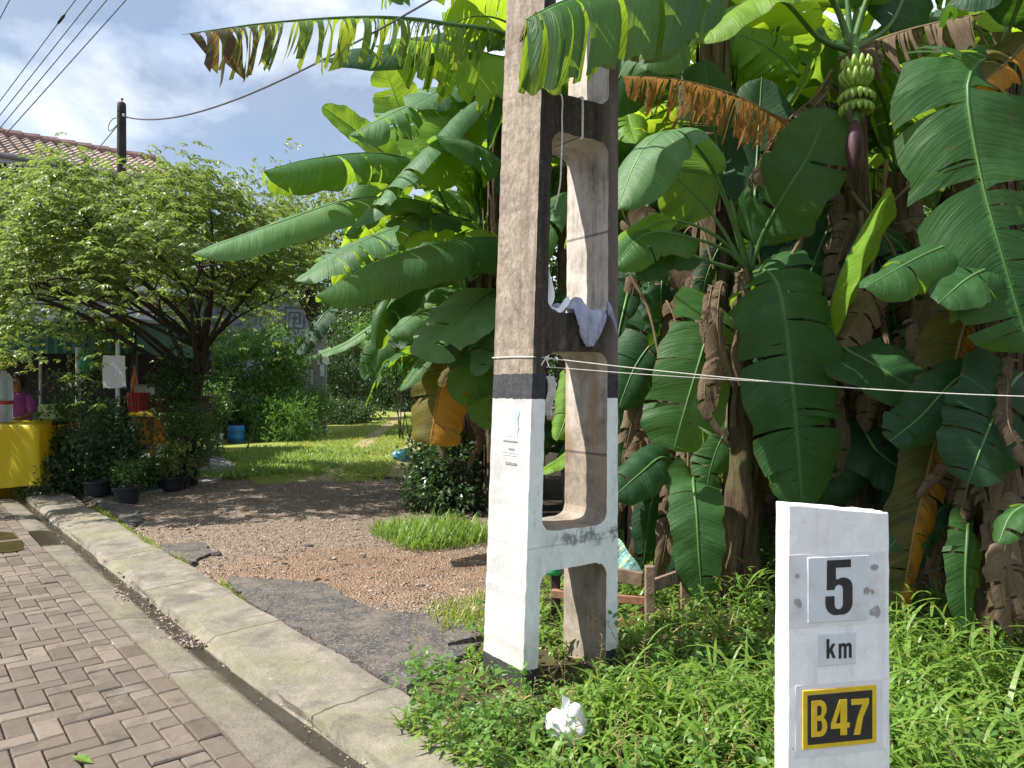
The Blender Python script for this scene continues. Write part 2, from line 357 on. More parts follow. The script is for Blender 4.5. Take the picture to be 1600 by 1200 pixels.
def strip(name, qs, mat, s0=-3, s1=12.3, step=.16, wob=.012, seams=None, endq=None):
    """a long strip of concrete with profile [(q, z)]; every stretch between joints is its own slab of the pour"""
    mb = MB(); n = int((s1-s0)/step); rs = random.Random(len(name)); V = []; m = len(qs)
    ph = [rs.uniform(0, 6) for _ in range(m)]
    for i in range(n+1):
        s = s0+(s1-s0)*i/n
        for j, (q, z) in enumerate(qs):
            dq = wob*(math.sin(s*2.3+ph[j])+.6*math.sin(s*7.1+ph[j]*2)+.5*rs.uniform(-1, 1))*(1 if 0 < j else 0)+(.055*max(0, (4.7-s)/1.85)**2 if 1.36 < q < 1.6 else 0)
            V.append(RQ(s, q+dq, z+.003*math.sin(s*3+ph[j])))
    fs = [(i*m+j, (i+1)*m+j, (i+1)*m+j+1, i*m+j+1) for i in range(n) for j in range(m-1)]
    fs += [tuple(range(m)), tuple(n*m+j for j in range(m-1, -1, -1))]
    mb.add(V, fs)
    o = mb.build(name, mat, smooth=False); tag(o, kind='structure')
    return o
strip('gutter_apron', [(1.17, -.06), (1.17, .003), (1.28, -.004), (1.37, -.018), (1.415, -.04), (1.50, -.04), (1.51, -.06)], conc_mat('gutter_concrete', (.105, .09, .072), (.245, .212, .17), .35, True, (2.9, 4.35, 5.55, 6.5, 8.2, 10.1)), wob=.006)
strip('kerb', [(1.488, -.06), (1.492, -.03), (1.515, .012), (1.57, .022), (1.75, .030), (1.90, .042), (1.955, .04), (1.975, .0), (1.98, -.06)], conc_mat('kerb_concrete', (.12, .106, .086), (.285, .252, .205), .55, False, (3.35, 4.75, 6.15, 7.5, 9.2, 10.7)), wob=.014)
# loose grit along the channel
def pebbles(name, n, fn, smin, smax, mat, seed, kind='stuff'):
    rs = random.Random(seed); mb = MB()
    O = [Vector(v) for v in ((1, 0, 0), (-1, 0, 0), (0, 1, 0), (0, -1, 0), (0, 0, 1), (0, 0, -1))]
    FO = [(0, 2, 4), (2, 1, 4), (1, 3, 4), (3, 0, 4), (2, 0, 5), (1, 2, 5), (3, 1, 5), (0, 3, 5)]
    for _ in range(n):
        c = fn(rs); r = smin+(smax-smin)*rs.random()**3; M3 = rotz(rs.uniform(0, 6)) @ rotx(rs.uniform(-.6, .6))
        sc = Vector((rs.uniform(.7, 1.3), rs.uniform(.6, 1.), rs.uniform(.4, .8)))*r
        mb.add([c+M3 @ Vector((o.x*sc.x*rs.uniform(.7, 1.2), o.y*sc.y*rs.uniform(.7, 1.2), o.z*sc.z)) for o in O], FO)
    return tag(mb.build(name, mat), kind=kind)
def gritmat(name, a, b):
    t = NT(name); p = t.pos(); w = t.vor(p, 30, 'F1', 'Color')
    return t.done(t.bsdf(t.ramp(t.sep(w)[0], [(.1, a), (.9, b)]), .85, .3, t.bump(t.noise(p, 80, 3), .3, .004)))
M['grit'] = gritmat('grit', (.13, .10, .075), (.46, .39, .32))
pebbles('gutter_grit', 700, lambda r: (lambda s, q: RQ(s, q+.055*max(0, (4.7-s)/1.85)**2, -.04+max(0, 1.42-q)*.6+max(0, q-1.49)*1.4))(r.uniform(1.5, 11.5), 1.488+r.gauss(0, .016) if r.random() < .75 else 1.40+r.gauss(0, .03)), .003, .011, M['grit'], 1)
pebbles('lane_stones', 420, lambda r: (lambda x, y: Vector((x, y, hgt(x, y)+.004)))(*(lambda y: (r.uniform(-.62*y*.75-.3, .02*y), y))(4.6+8.*r.random()**1.3)), .014, .042, gritmat('broken_stone', (.08, .062, .05), (.34, .27, .22)), 12)
pebbles('lane_gravel', 15000, lambda r: (lambda x, y: Vector((x, y, hgt(x, y)+.003)))(*(lambda y: (r.uniform(-.62*y*.75-.3, .02*y), y))(4.6+9.*r.random()**1.5)) if True else None, .003, .021, gritmat('lane_stone', (.10, .075, .055), (.36, .285, .225)), 2)

# tar apron at the mouth of the lane, with a broken edge
def tar_mat():
    t = NT('old_tar'); p = t.pos(); v = t.sep(t.vor(p, 95, 'F1', 'Color'))[0]; vd = t.vor(p, 95); n = t.noise(p, 4, 8, .7)
    c = t.ramp(v, [(.2, (.040, .038, .037)), (.7, (.075, .071, .068)), (.97, (.17, .155, .14))])
    c = t.mix(t.ramp(n, [(.46, 0.), (.66, .65)]), c, (.17, .14, .115))
    return t.done(t.bsdf(c, .85, .25, t.bump(vd, .6, .007)))
M['tar'] = tar_mat()
def tar(name, outline, z=.035, seed=1):
    rs = random.Random(seed); pts = []
    n = len(outline)
    for i in range(n):
        a, b = Vector(outline[i]), Vector(outline[(i+1) % n]); L = (b-a).length; k = max(1, int(L/.05))
        for j in range(k):
            p = a.lerp(b, j/k); pts.append(p+Vector((rs.gauss(0, .012), rs.gauss(0, .012), 0)))
    mb = MB(); m = len(pts); cen = sum(pts, Vector())/m
    top = [Vector((p.x, p.y, z+hgt(p.x, p.y))) for p in pts]; bot = [Vector((p.x+(p.x-cen.x)*.02, p.y+(p.y-cen.y)*.02, -.05)) for p in pts]
    mb.add(top+bot, [tuple(range(m))]+[(i, i+m, (i+1) % m+m, (i+1) % m) for i in range(m)])
    return tag(mb.build(name, M['tar']), kind='structure')
kerb_pt = lambda s: RQ(s, 1.975, 0)
tar('tar_apron', [G(x, y) for x, y in ((352, 905), (420, 907), (505, 916), (560, 945), (590, 962), (660, 968), (735, 990), (757, 1012), (715, 1040), (690, 1062), (634, 1088))]+[RQ(3.4, 1.985), RQ(4.4, 1.985), RQ(5.4, 1.985)], .028, 2)
tar('tar_patch', [G(x, y) for x, y in ((250, 850), (322, 846), (330, 868), (300, 882), (262, 870))], .022, 3)
tar('tar_strip', [G(x, y) for x, y in ((130, 775), (205, 790), (225, 812), (205, 826), (170, 802))], .02, 5)
# muddy puddle on the road edge
mb = MB(); pts = [G(-40, 838, .004)]+[G(x, y, .006) for x, y in ((-10, 830), (20, 832), (34, 846), (38, 858), (20, 862), (-10, 864), (-40, 862))]
mb.add(pts, [tuple(range(len(pts)))])
t = NT('muddy_water'); tag(mb.build('puddle', t.done(t.bsdf(t.ramp(t.noise(t.pos(), 6, 4), [(.4, (.020, .016, .008)), (.65, (.045, .036, .018))]), .3, .3))), kind='structure')
# ------------------------------------------------------------------ the concrete power pole with its ladder of openings
_b = {'F': Vector((.054, 3.80, 0)), 'L': Vector((-.153, 4.10, 0)), 'R': Vector((.568, 4.14, 0))}
_t = {'F': Vector((.154, 3.85, 0)), 'L': Vector((-.042, 4.133, 0)), 'R': Vector((.571, 4.126, 0))}
def pole_pt(s, v, z):
    k = (z-.1)/3.13
    f, l, r = [_b[c].lerp(_t[c], k) for c in 'FLR']
    p = f+(r-f)*s+(l-f)*v; return Vector((p.x, p.y, z))
def pole_mats():
    out = []
    for name in ('pole_flank', 'pole_face', 'pole_opening'):
        t = NT(name); p = t.pos(); x, y, z = t.sep(p)
        n = t.noise(p, 5, 8, .7); f = t.noise(p, 34, 6, .75); sp = t.noise(p, 90, 3, .7)
        strk = t.noise(t.mapv(p, (14, 14, 1.1)), 1.0, 7, .7)
        if name == 'pole_flank':
            c = t.ramp(t.math('ADD', t.math('MULTIPLY', f, .6), t.math('MULTIPLY', n, .4)), [(.34, (.085, .068, .054)), (.5, (.235, .192, .152)), (.68, (.40, .34, .28))])
            c = t.mix(t.ramp(sp, [(.6, 0.), (.72, .75)]), c, (.09, .07, .055))
            c = t.mix(t.ramp(t.vor(t.mapv(p, (1, 1, .45)), 48), [(.10, .8), (.22, 0.)]), c, (.07, .055, .045))
            c = t.mix(t.ramp(t.noise(p, 2.6, 8, .7), [(.5, 0.), (.66, .5)]), c, (.13, .105, .082))
            c = t.mix(t.ramp(strk, [(.47, 0.), (.66, .7)]), c, (.095, .078, .064))
        elif name == 'pole_face':
            c = t.ramp(t.math('ADD', t.math('MULTIPLY', strk, .6), t.math('MULTIPLY', f, .4)), [(.4, (.022, .018, .015)), (.54, (.055, .045, .036)), (.72, (.20, .17, .14))])
            g = t.sstep(x, .45, .56)
            c = t.mix(t.math('MULTIPLY', g, .35), c, (.26, .22, .185))
        else:
            c = t.ramp(t.math('ADD', t.math('MULTIPLY', n, .55), t.math('MULTIPLY', strk, .45)), [(.34, (.10, .085, .07)), (.5, (.42, .38, .34)), (.7, (.62, .59, .56))])
            low = t.math('SUBTRACT', 1., t.sstep(t.math('ADD', z, t.math('MULTIPLY', t.math('SUBTRACT', n, .5), .8)), 1.0, 1.75))
            c = t.mix(t.math('MULTIPLY', low, .75), c, t.ramp(t.math('ADD', t.math('MULTIPLY', n, .6), t.math('MULTIPLY', f, .4)), [(.35, (.10, .08, .06)), (.7, (.33, .26, .19))]))
            c = t.mix(t.ramp(t.noise(t.mapv(p, (5, 5, 1.0)), 1.2, 6, .6), [(.55, 0.), (.66, .6)]), c, (.36, .22, .12))
            c = t.mix(t.ramp(strk, [(.58, 0.), (.7, .7)]), c, (.05, .042, .035))
            for zz in (2.36, 1.17): c = t.mix(t.math('MULTIPLY', t.ramp(t.math('ABSOLUTE', t.math('SUBTRACT', z, zz)), [(.004, 1.), (.010, 0.)]), .7), c, (.05, .04, .035))
        if name != 'pole_opening':
            zz = t.math('ADD', z, t.math('MULTIPLY', t.math('SUBTRACT', t.noise(p, 22, 5, .7), .5), .022))
            white = t.ramp(t.math('ADD', t.math('MULTIPLY', n, .6), t.math('MULTIPLY', f, .4)), [(.36, (.32, .315, .31)), (.6, (.44, .44, .44))] if name == 'pole_flank' else [(.36, (.62, .62, .615)), (.6, (.76, .765, .77))])  # same white paint; flank colour darkened to offset the direct sun
            white = t.mix(t.ramp(t.noise(t.mapv(p, (9, 9, 2.2)), 1.3, 9, .75), [(.54, 0.), (.70, .6)]), white, (.36, .33, .30))
            white = t.mix(t.math('MULTIPLY', t.math('SUBTRACT', 1., t.sstep(t.math('ADD', z, t.math('MULTIPLY', n, .3)), .2, .55)), .5), white, (.40, .37, .32))
            white = t.mix(t.math('MULTIPLY', t.ramp(t.math('ABSOLUTE', t.math('SUBTRACT', t.math('ADD', z, t.math('MULTIPLY', n, .03)), .745)), [(.002, 1.), (.006, 0.)]), .5), white, (.3, .29, .28))
            chip = t.ramp(t.noise(p, 17, 9, .78), [(.64, 0.), (.66, .85)])
            white = t.mix(chip, white, (.25, .235, .22))
            if name == 'pole_face':   # mildew that runs down from the lowest rung
                zb = t.math('SUBTRACT', 1., t.math('ABSOLUTE', t.math('DIVIDE', t.math('SUBTRACT', z, .76), .13)))
                mm = t.sstep(t.math('ADD', t.math('MULTIPLY', zb, .35), t.math('SUBTRACT', t.noise(t.mapv(p, (1, 1, .7)), 11, 9, .75), .5)), .22, .34)
                xx = t.sstep(x, .15, .3)
                white = t.mix(t.math('MULTIPLY', t.math('MULTIPLY', mm, xx), .8), white, (.12, .11, .10))
            c = t.mix(t.sstep(zz, 1.6, 1.603), t.ramp(f, [(.3, (.02, .02, .022)), (.7, (.06, .06, .068))]), c)
            c = t.mix(t.sstep(zz, 1.473, 1.476), white, c)
            c = t.mix(t.sstep(zz, .128, .131), t.ramp(f, [(.3, (.014, .014, .014)), (.75, (.06, .057, .055))]), c)
        out.append(t.done(t.bsdf(c, .85, .25, t.bump(t.math('ADD', f, t.math('MULTIPLY', sp, .4)), .28, .005))))
    return out
def pole():
    rs = random.Random(5); W = .56; z0, z1 = -.35, 8.4
    def loop(pts, step=.045, jit=.0022):
        out = []
        for i in range(len(pts)):
            a, b = pts[i], pts[(i+1) % len(pts)]; L = math.hypot((b[0]-a[0])*W, b[1]-a[1]); k = max(1, int(L/step))
            for j in range(k): out.append((a[0]+(b[0]-a[0])*j/k+rs.gauss(0, jit), a[1]+(b[1]-a[1])*j/k+rs.gauss(0, jit)))
        return out
    outer = loop([(0, z0), (1, z0), (1, z1), (0, z1)])
    rungs = [(-.53, -.33)]+[(c-.10, c+.10) for c in (.705, 1.816, 2.93, 4.04, 5.15, 6.26, 7.37)]
    holes = []
    for (a, b), (c, d) in zip(rungs[:-1], rungs[1:]):
        l, r, rad = .148, .868, .065
        lo, hi = b, c; pts = []
        for cx, cz, a0 in ((r, lo, -90), (r, hi, 0), (l, hi, 90), (l, lo, 180)):
            ccx = cx-rad/W if cx == r else cx+rad/W; ccz = cz+rad if cz == lo else cz-rad
            for k in range(6):
                w = math.radians(a0+90*k/5); pts.append((ccx+rad/W*math.cos(w), ccz+rad*math.sin(w)))
        holes.append(loop(pts))
    bm = bmesh.new(); loops = [outer]+holes; fr = []
    for lp in loops:
        vs = [bm.verts.new((s, 0, z)) for s, z in lp]; fr.append(vs)
        for i in range(len(vs)): bm.edges.new((vs[i], vs[(i+1) % len(vs)]))
    res = bmesh.ops.triangle_fill(bm, edges=list(bm.edges), use_beauty=True)
    ff = [f for f in res['geom'] if isinstance(f, bmesh.types.BMFace)]
    for f in ff: f.material_index = 1
    back = {}
    for lp in fr:
        for v in lp: back[v] = bm.verts.new((v.co.x, 1, v.co.z))
    for f in ff:
        nf = bm.faces.new([back[v] for v in reversed(f.verts)]); nf.material_index = 1
    for li, lp in enumerate(fr):
        for i in range(len(lp)):
            a, b = lp[i], lp[(i+1) % len(lp)]
            q = bm.faces.new((a, b, back[b], back[a])); q.material_index = 0 if li == 0 else 2
    bmesh.ops.recalc_face_normals(bm, faces=bm.faces)
    for v in bm.verts: v.co = pole_pt(v.co.x, v.co.y, v.co.z)-PB
    me = bpy.data.meshes.new('concrete_shaft'); bm.to_mesh(me); bm.free()
    for m in pole_mats(): me.materials.append(m)
    o = bpy.data.objects.new('concrete_shaft', me); COL.objects.link(o); o.parent = PT
    b = o.modifiers.new('bevel', 'BEVEL'); b.width = .008; b.segments = 2; b.limit_method = 'ANGLE'; b.angle_limit = .9
    return o
PB = pole_pt(.5, .5, 0)
PT = thing('power_pole', 'concrete power pole with ladder openings, black and white painted foot', 'power pole', PB)
pole()
def on_flank(v, z, off=.003):     # point on the sunlit left flank
    n = Vector((-.82, -.57, 0)); return pole_pt(0, v, z)+n*off
def on_face(s, z, off=.003):
    n = Vector((.55, -.83, 0)); return pole_pt(s, 0, z)+n*off
# remains of a poster: pale blue smear, two grey bars
def patch(name, fn, a0, a1, z0, z1, mat, parent, off=.003, n=6, ph=0.0, wb=1.0):
    mb = MB(); V = []
    for j in range(n+1):
        for i in range(n+1):
            a = a0+(a1-a0)*i/n; z = z0+(z1-z0)*j/n
            V.append(fn(a+wb*.02*math.sin(j*2.1+ph)*(i in (0, n)), z+wb*.004*math.sin(i*2.7+ph)*(j in (0, n)), off))
    mb.add(V, [(j*(n+1)+i, j*(n+1)+i+1, (j+1)*(n+1)+i+1, (j+1)*(n+1)+i) for j in range(n) for i in range(n)])
    return mb.build(name, mat, parent)
def poster_mat():
    t = NT('weathered_poster'); p = t.pos(); n = t.noise(p, 30, 7, .75)
    k = t.ramp(t.noise(t.mapv(p, (3, 3, .6)), 14, 6, .7), [(.38, 0.), (.56, 1.)])
    return t.done(t.bsdf(t.mix(t.math('MULTIPLY', k, t.ramp(n, [(.3, .5), (.6, 1.)])), (.60, .62, .64), (.24, .46, .62)), .7))
po = patch('faded_poster', on_flank, .62, .30, 1.28, 1.42, poster_mat(), PT)
M['ink'] = flat('faded_ink', (.20, .20, .20), .8, .2, .4, 60)
for z0, z1, a0, a1 in ((1.252, 1.259, .66, .30), (1.212, 1.221, .52, .37), (1.135, 1.148, .58, .30), (1.195, 1.198, .68, .28), (1.182, 1.185, .66, .30)):
    patch('printed_line', on_flank, a0, a1, z0, z1, M['ink'] if z1-z0 > .005 else flat('pale_ink', (.42, .42, .44)), PT, .0035, 3, 0, .08)
# white strip of old plaster peeling from the first opening
M['white'] = flat('white_cloth', (.78, .78, .80), .8, .2, .08, 9)
mb = MB(); a = pole_pt(.16, .02, 1.59); V = []
for j in range(9):
    for i in range(3):
        V.append(a+Vector((.02*i+.010*math.sin(j*.7), .012*math.sin(j*.9+i), -.025*j)))
mb.add(V, [(j*3+i, j*3+i+1, (j+1)*3+i+1, (j+1)*3+i) for j in range(8) for i in range(2)])
mb.build('peeling_strip', flat('grey_strip', (.42, .40, .38), .8), PT)
# ropes
M['rope'] = flat('pale_rope', (.62, .58, .52), .85, .2, .2, 60)
c = [on_face(.24, 3.00, .012), on_face(.245, 2.90, .010), on_face(.25, 2.82, .012), on_face(.235, 2.70, .02), on_face(.24, 2.56, .01), on_face(.225, 2.44, -.02)]
mb = MB(); mb.tube(crspline([pole_pt(.24, .5, 3.035), pole_pt(.24, .1, 3.038)]+c, 40), .0042, 6)
tag(mb.build('rope', M['rope']), 'thin pale cord dangling from the upper rung into the opening below', 'rope', 'cords on the pole')
c = [pole_pt(.50, .6, 3.036), pole_pt(.50, .02, 3.036), on_face(.505, 3.0, .008), on_face(.51, 2.9, .007), on_face(.51, 2.825, .006), pole_pt(.50, .05, 2.823), pole_pt(.5, .6, 2.824)]
mb = MB(); mb.tube(crspline(c, 40), .006, 6)
tag(mb.build('rope', M['rope']), 'short pale cord looped tightly around the upper rung', 'rope', 'cords on the pole')
# string tied round the foot, running off to the right
z = 1.685
pts = [pole_pt(.02, .98, z), on_flank(1.0, z+.006, .006), on_flank(.5, z+.004, .005), on_flank(.0, z, .006), on_face(.0, z, .006), on_face(.13, z-.004, .008)]
e = P(1900, 626, 3.55)
s0 = on_face(.14, z-.006, .008)
pts += [s0.lerp(e, k/9)+Vector((0, 0, -.05*math.sin(math.pi*k/9))) for k in range(1, 10)]
mb = MB(); mb.tube(crspline(pts, 70), .0026, 6)
st = thing('string', 'white string tied round the pole and stretched across to the right', 'string', s0)
mb.build('strand', M['rope'], st)
mb = MB(); s1 = on_face(.16, z-.05, .006)
mid = s0.lerp(e, .32)+Vector((0, 0, -.047)); mb.tube(crspline([pole_pt(.15, .3, z-.05), s1, s1.lerp(mid, .5)+Vector((0, 0, -.004)), mid, mid.lerp(e, .1)], 30), .0020, 6); mb.build('strand', M['rope'], st)
mb = MB()
for k in range(5): mb.tube([s0+Vector((rng.normal()*.006, -.006, rng.normal()*.008)), s0+Vector((rng.normal()*.02+.01, -.012, rng.normal()*.02-.01))], .004, 5)
mb.lathe([(.004, -.012), (.012, -.006), (.013, .004), (.004, .012)], s0, 8); mb.build('knot', M['rope'], st)

# grey shirt thrown over the middle rung
def cloth_mat(name, a, b):
    t = NT(name); n = t.noise(t.obj(), 14, 5, .6)
    return t.done(t.n('MixShader', {0: .2, 1: t.bsdf(t.ramp(n, [(.3, a), (.7, b)]), .85, .15, t.bump(t.noise(t.obj(), 55, 4), .3, .006)), 2: t.n('BsdfTranslucent', {0: b}).outputs[0]}).outputs[0])
def drape(fn, nu, nv, off):
    V = [fn(i/(nu-1), j/(nv-1)) for j in range(nv) for i in range(nu)]
    mb = MB(); mb.add(V, [(j*nu+i, j*nu+i+1, (j+1)*nu+i+1, (j+1)*nu+i) for j in range(nv-1) for i in range(nu-1)]); return mb
sh = thing('shirt', 'crumpled lavender grey shirt slung over the middle rung of the pole', 'shirt', pole_pt(.6, .1, 1.92))
def shirt_front(u, v):
    # from the top of the rung, over its front edge and down in folds
    s = .40+.42*u-(.22*(u-.5)+.0)*v*v; fold = math.sin(u*15+v*5.0+1.2*math.sin(v*3))*.0065+math.sin(u*29-v*6)*.003+math.sin(u*57+v*17)*.0016+math.sin(v*41-u*12)*.0012
    if v < .3:
        k = v/.3; p = pole_pt(s, .55*(1-k), 1.925+.03*math.sin(u*6)+.012*math.sin(k*9+u*4)+.045*math.sin(math.pi*u)*(.5+.5*k)); return p+Vector((0, 0, fold))
    k = (v-.3)/.7; L = .12+.075*max(0, math.sin(math.pi*u))**.5
    return on_face(s, 1.935-L*k-.004*k*math.sin(u*9), .024+.018*math.sin(k*math.pi)+fold*1.2)
mb = drape(shirt_front, 44, 30, 0); o = mb.build('shirt_body', cloth_mat('lavender_cloth', (.30, .31, .42), (.47, .48, .60)), sh, smooth=True)
m = o.modifiers.new('s', 'SOLIDIFY'); m.thickness = .004
def sleeve(u, v):
    a = pole_pt(.80, .0, 1.93); w = 2*math.pi*v; L = .06*u
    c = a+Vector((.834*L, .552*L, -.10*u*u+.015))+Vector((.55, -.83, 0))*.04
    return c+Vector((-.3*math.cos(w)*.03, .1*math.cos(w)*.03, math.sin(w)*.034*(1+.2*math.sin(5*w))))+Vector((.55, -.83, 0))*.022*math.cos(w)
mb = drape(sleeve, 8, 16, 0); o = mb.build('sleeve', cloth_mat('lavender_cloth_dark', (.22, .23, .32), (.36, .37, .48)), sh, smooth=True)
def tail(u, v):
    p = pole_pt(.20+.26*u, .15+.02*v, 1.925+.03*u+.045*u*u+.012*math.sin(u*9)); return p+Vector((.55, -.83, 0))*(.03*v)+Vector((0, 0, -.05*v*u))
mb = drape(tail, 16, 6, 0); o = mb.build('white_lining', M['white'], sh, smooth=True); m = o.modifiers.new('s', 'SOLIDIFY'); m.thickness = .004
# shred of a white plastic bag snagged in the opening
def shred(u, v):
    w = .030*math.sin(math.pi*(v**.7))+.006; p = on_face(.145, 1.93+.23*v, -.02)
    return p+Vector((.834, .552, 0))*((u-.1)*w*1.6)+Vector((.55, -.83, 0))*(.012*math.sin(u*7+v*5))
mb = drape(shred, 8, 16, 0); tag(mb.build('plastic_shred', M['white'], smooth=True), 'shred of white plastic bag snagged upright beside the shirt', 'plastic scrap')

# ------------------------------------------------------------------ kilometre post
def km():
    d = 2.1; A = P(1232, 790, d); X0 = A.x; ang = math.radians(11)
    ex = Vector((math.cos(ang), math.sin(ang), 0)); ey = Vector((-ex.y, ex.x, 0))   # along the face, into the depth
    w = .309; dep = .068; o0 = Vector((A.x, A.y, 0)); base = o0+ex*w/2+ey*dep/2
    T = thing('kilometre_post', 'white painted concrete kilometre post marked 5 km and B47', 'kilometre post', base)
    t = NT('post_paint'); p = t.pos(); n = t.noise(p, 7, 8, .7); f = t.noise(p, 50, 5, .7)
    c = t.ramp(t.math('ADD', t.math('MULTIPLY', n, .7), t.math('MULTIPLY', f, .3)), [(.34, (.66, .66, .655)), (.62, (.83, .83, .825))])
    c = t.mix(t.ramp(t.noise(p, 26, 9, .8), [(.635, 0.), (.65, .9)]), c, (.30, .28, .27))
    c = t.mix(t.ramp(t.noise(p, 9, 10, .85), [(.64, 0.), (.68, .85)]), c, (.42, .40, .385))
    z = t.sep(p)[2]
    c = t.mix(t.ramp(t.noise(t.mapv(p, (16, 16, 1.6)), 1., 8, .72), [(.52, 0.), (.7, .45)]), c, (.46, .44, .41))
    c = t.mix(t.math('MULTIPLY', t.math('SUBTRACT', 1., t.sstep(t.math('ADD', z, t.math('MULTIPLY', n, .5)), .35, .8)), .55), c, (.48, .46, .42))
    pm = t.done(t.bsdf(c, .6, .35, t.bump(t.math('ADD', n, t.math('MULTIPLY', f, .6)), .13, .006)))
    bm = bmesh.new(); rs = random.Random(4); V = {}
    nx, ny, nz = 9, 4, 34; zt = lambda a: 1.222-.034*a
    def pt(i, j, k):
        a, b, h = i/nx, j/ny, k/nz
        fl = .008*(1-h); e = .0016
        return o0+ex*((a-.5)*(w+2*fl)+w/2+rs.gauss(0, e*.4)*(i in (0, nx)))+ey*(b*dep+rs.gauss(0, e*.4)*(j == 0))+Vector((0, 0, -.2+(zt(a)+.2)*h+rs.gauss(0, e*.8)*(k == nz)))
    def gv(i, j, k):
        if (i, j, k) not in V: V[(i, j, k)] = bm.verts.new(pt(i, j, k)-base)
        return V[(i, j, k)]
    for i in range(nx):
        for k in range(nz):
            bm.faces.new((gv(i, 0, k), gv(i+1, 0, k), gv(i+1, 0, k+1), gv(i, 0, k+1))); bm.faces.new((gv(i+1, ny, k), gv(i, ny, k), gv(i, ny, k+1), gv(i+1, ny, k+1)))
    for j in range(ny):
        for k in range(nz):
            bm.faces.new((gv(0, j+1, k), gv(0, j, k), gv(0, j, k+1), gv(0, j+1, k+1))); bm.faces.new((gv(nx, j, k), gv(nx, j+1, k), gv(nx, j+1, k+1), gv(nx, j, k+1)))
    for i in range(nx):
        for j in range(ny): bm.faces.new((gv(i, j, nz), gv(i+1, j, nz), gv(i+1, j+1, nz), gv(i, j+1, nz)))
    me = bpy.data.meshes.new('post_body'); bm.to_mesh(me); bm.free(); me.materials.append(pm)
    o = bpy.data.objects.new('post_body', me); COL.objects.link(o); o.parent = T
    b = o.modifiers.new('b', 'BEVEL'); b.width = .004; b.segments = 2; b.limit_method = 'ANGLE'; b.angle_limit = .8
    # a picture point on the front face
    def face(px, py):
        # ray / plane
        r = Vector(((px-800)/F, 1, (600-py)/F)); n = -ey; t_ = (o0-Vector((0, 0, CH))).dot(n)/r.dot(n); q = Vector((0, 0, CH))+r*t_
        return (q-o0).dot(ex), q.z
    def plate(name, x0, y0, x1, y1, mat, off=.004, rough=.0, parent=T):
        a = face(x0, y0); b_ = face(x1, y0); c_ = face(x1, y1); d_ = face(x0, y1); n = -ey
        u0, u1, zt_, zb = (a[0]+d_[0])/2, (b_[0]+c_[0])/2, (a[1]+b_[1])/2, (c_[1]+d_[1])/2
        mb = MB(); F4 = [o0+ex*u+Vector((0, 0, z))+n*off for u, z in ((u0, zb), (u1, zb), (u1, zt_), (u0, zt_))]; B4 = [o0+ex*u+Vector((0, 0, z))-n*.002 for u, z in ((u0, zb), (u1, zb), (u1, zt_), (u0, zt_))]
        mb.add(F4+B4, [(0, 1, 2, 3), (0, 4, 5, 1), (1, 5, 6, 2), (2, 6, 7, 3), (3, 7, 4, 0)])
        return mb.build(name, mat, parent, bevel=0 if name == 'plaster_panel' else .0012), u0, u1, zb, zt_
    def glyph(name, loops, u0, z0, gw, gh, mat, off, parent, rot=0.0):
        bm = bmesh.new(); n = -ey; loops = [[p for i, p in enumerate(lp) if math.hypot(p[0]-lp[i-1][0], p[1]-lp[i-1][1]) > 1e-4] for lp in loops]
        allv = []
        for lp in loops:
            vs = [bm.verts.new((x, 0, y)) for x, y in lp]; allv.append(vs)
            for i in range(len(vs)): bm.edges.new((vs[i], vs[(i+1) % len(vs)]))
        r = bmesh.ops.triangle_fill(bm, edges=list(bm.edges), use_beauty=True)
        ff = [f for f in r['geom'] if isinstance(f, bmesh.types.BMFace)]
        ex_ = bmesh.ops.extrude_face_region(bm, geom=ff)
        for v in [g for g in ex_['geom'] if isinstance(g, bmesh.types.BMVert)]: v.co.y = 1
        bmesh.ops.recalc_face_normals(bm, faces=bm.faces)
        q = parent; offs = Vector()
        while q is not None: offs += q.location; q = q.parent
        for v in bm.verts:
            v.co = o0+ex*(u0+v.co.x*gw)+Vector((0, 0, z0+v.co.z*gh))+n*(off-.0015*v.co.y)-offs
        me = bpy.data.meshes.new(name); bm.to_mesh(me); bm.free(); me.materials.append(mat)
        o = bpy.data.objects.new(name, me); COL.objects.link(o); o.parent = parent
    def arc(cx, cy, rx, ry, a0, a1, n=9): return [(cx+rx*math.cos(math.radians(a0+(a1-a0)*k/n)), cy+ry*math.sin(math.radians(a0+(a1-a0)*k/n))) for k in range(n+1)]
    g5 = [[(.06, 1), (.94, 1), (.94, .86), (.38, .86), (.38, .655)]+arc(.66, .50, .34, .175, 125, 0)+arc(.62, .22, .38, .22, 0, -90)+arc(.38, .22, .38, .22, -90, -180)+[(0, .345), (.33, .345), (.33, .20)]+arc(.49, .19, .16, .09, 180, 360)+[(.65, .47)]+arc(.49, .46, .16, .09, 0, 180)+[(.05, .46)]]
    gk = [[(0, 0), (.3, 0), (.3, .2), (.42, .32), (.68, 0), (1, 0), (.62, .45), (.97, .74), (.62, .74), (.3, .46), (.3, 1), (0, 1)]]
    gm = [[(0, 0), (.2, 0), (.2, .72), (.27, .80), (.34, .8), (.4, .72), (.4, 0), (.6, 0), (.6, .72), (.67, .80), (.74, .8), (.8, .72), (.8, 0), (1, 0), (1, .82), (.9, .98), (.72, 1), (.57, .9), (.44, 1), (.3, 1), (.2, .9), (.2, .98), (0, .98)]]
    gB = [[(0, 0), (.6, 0)]+arc(.6, .27, .4, .27, -90, 60, 8)+[(.78, .53)]+arc(.58, .76, .38, .24, -40, 90, 8)+[(0, 1)],
          [(.34, .14), (.55, .14)]+arc(.55, .29, .13, .15, -90, 90, 6)+[(.34, .44)], [(.34, .58), (.53, .58)]+arc(.53, .72, .12, .14, -90, 90, 6)+[(.34, .86)]]
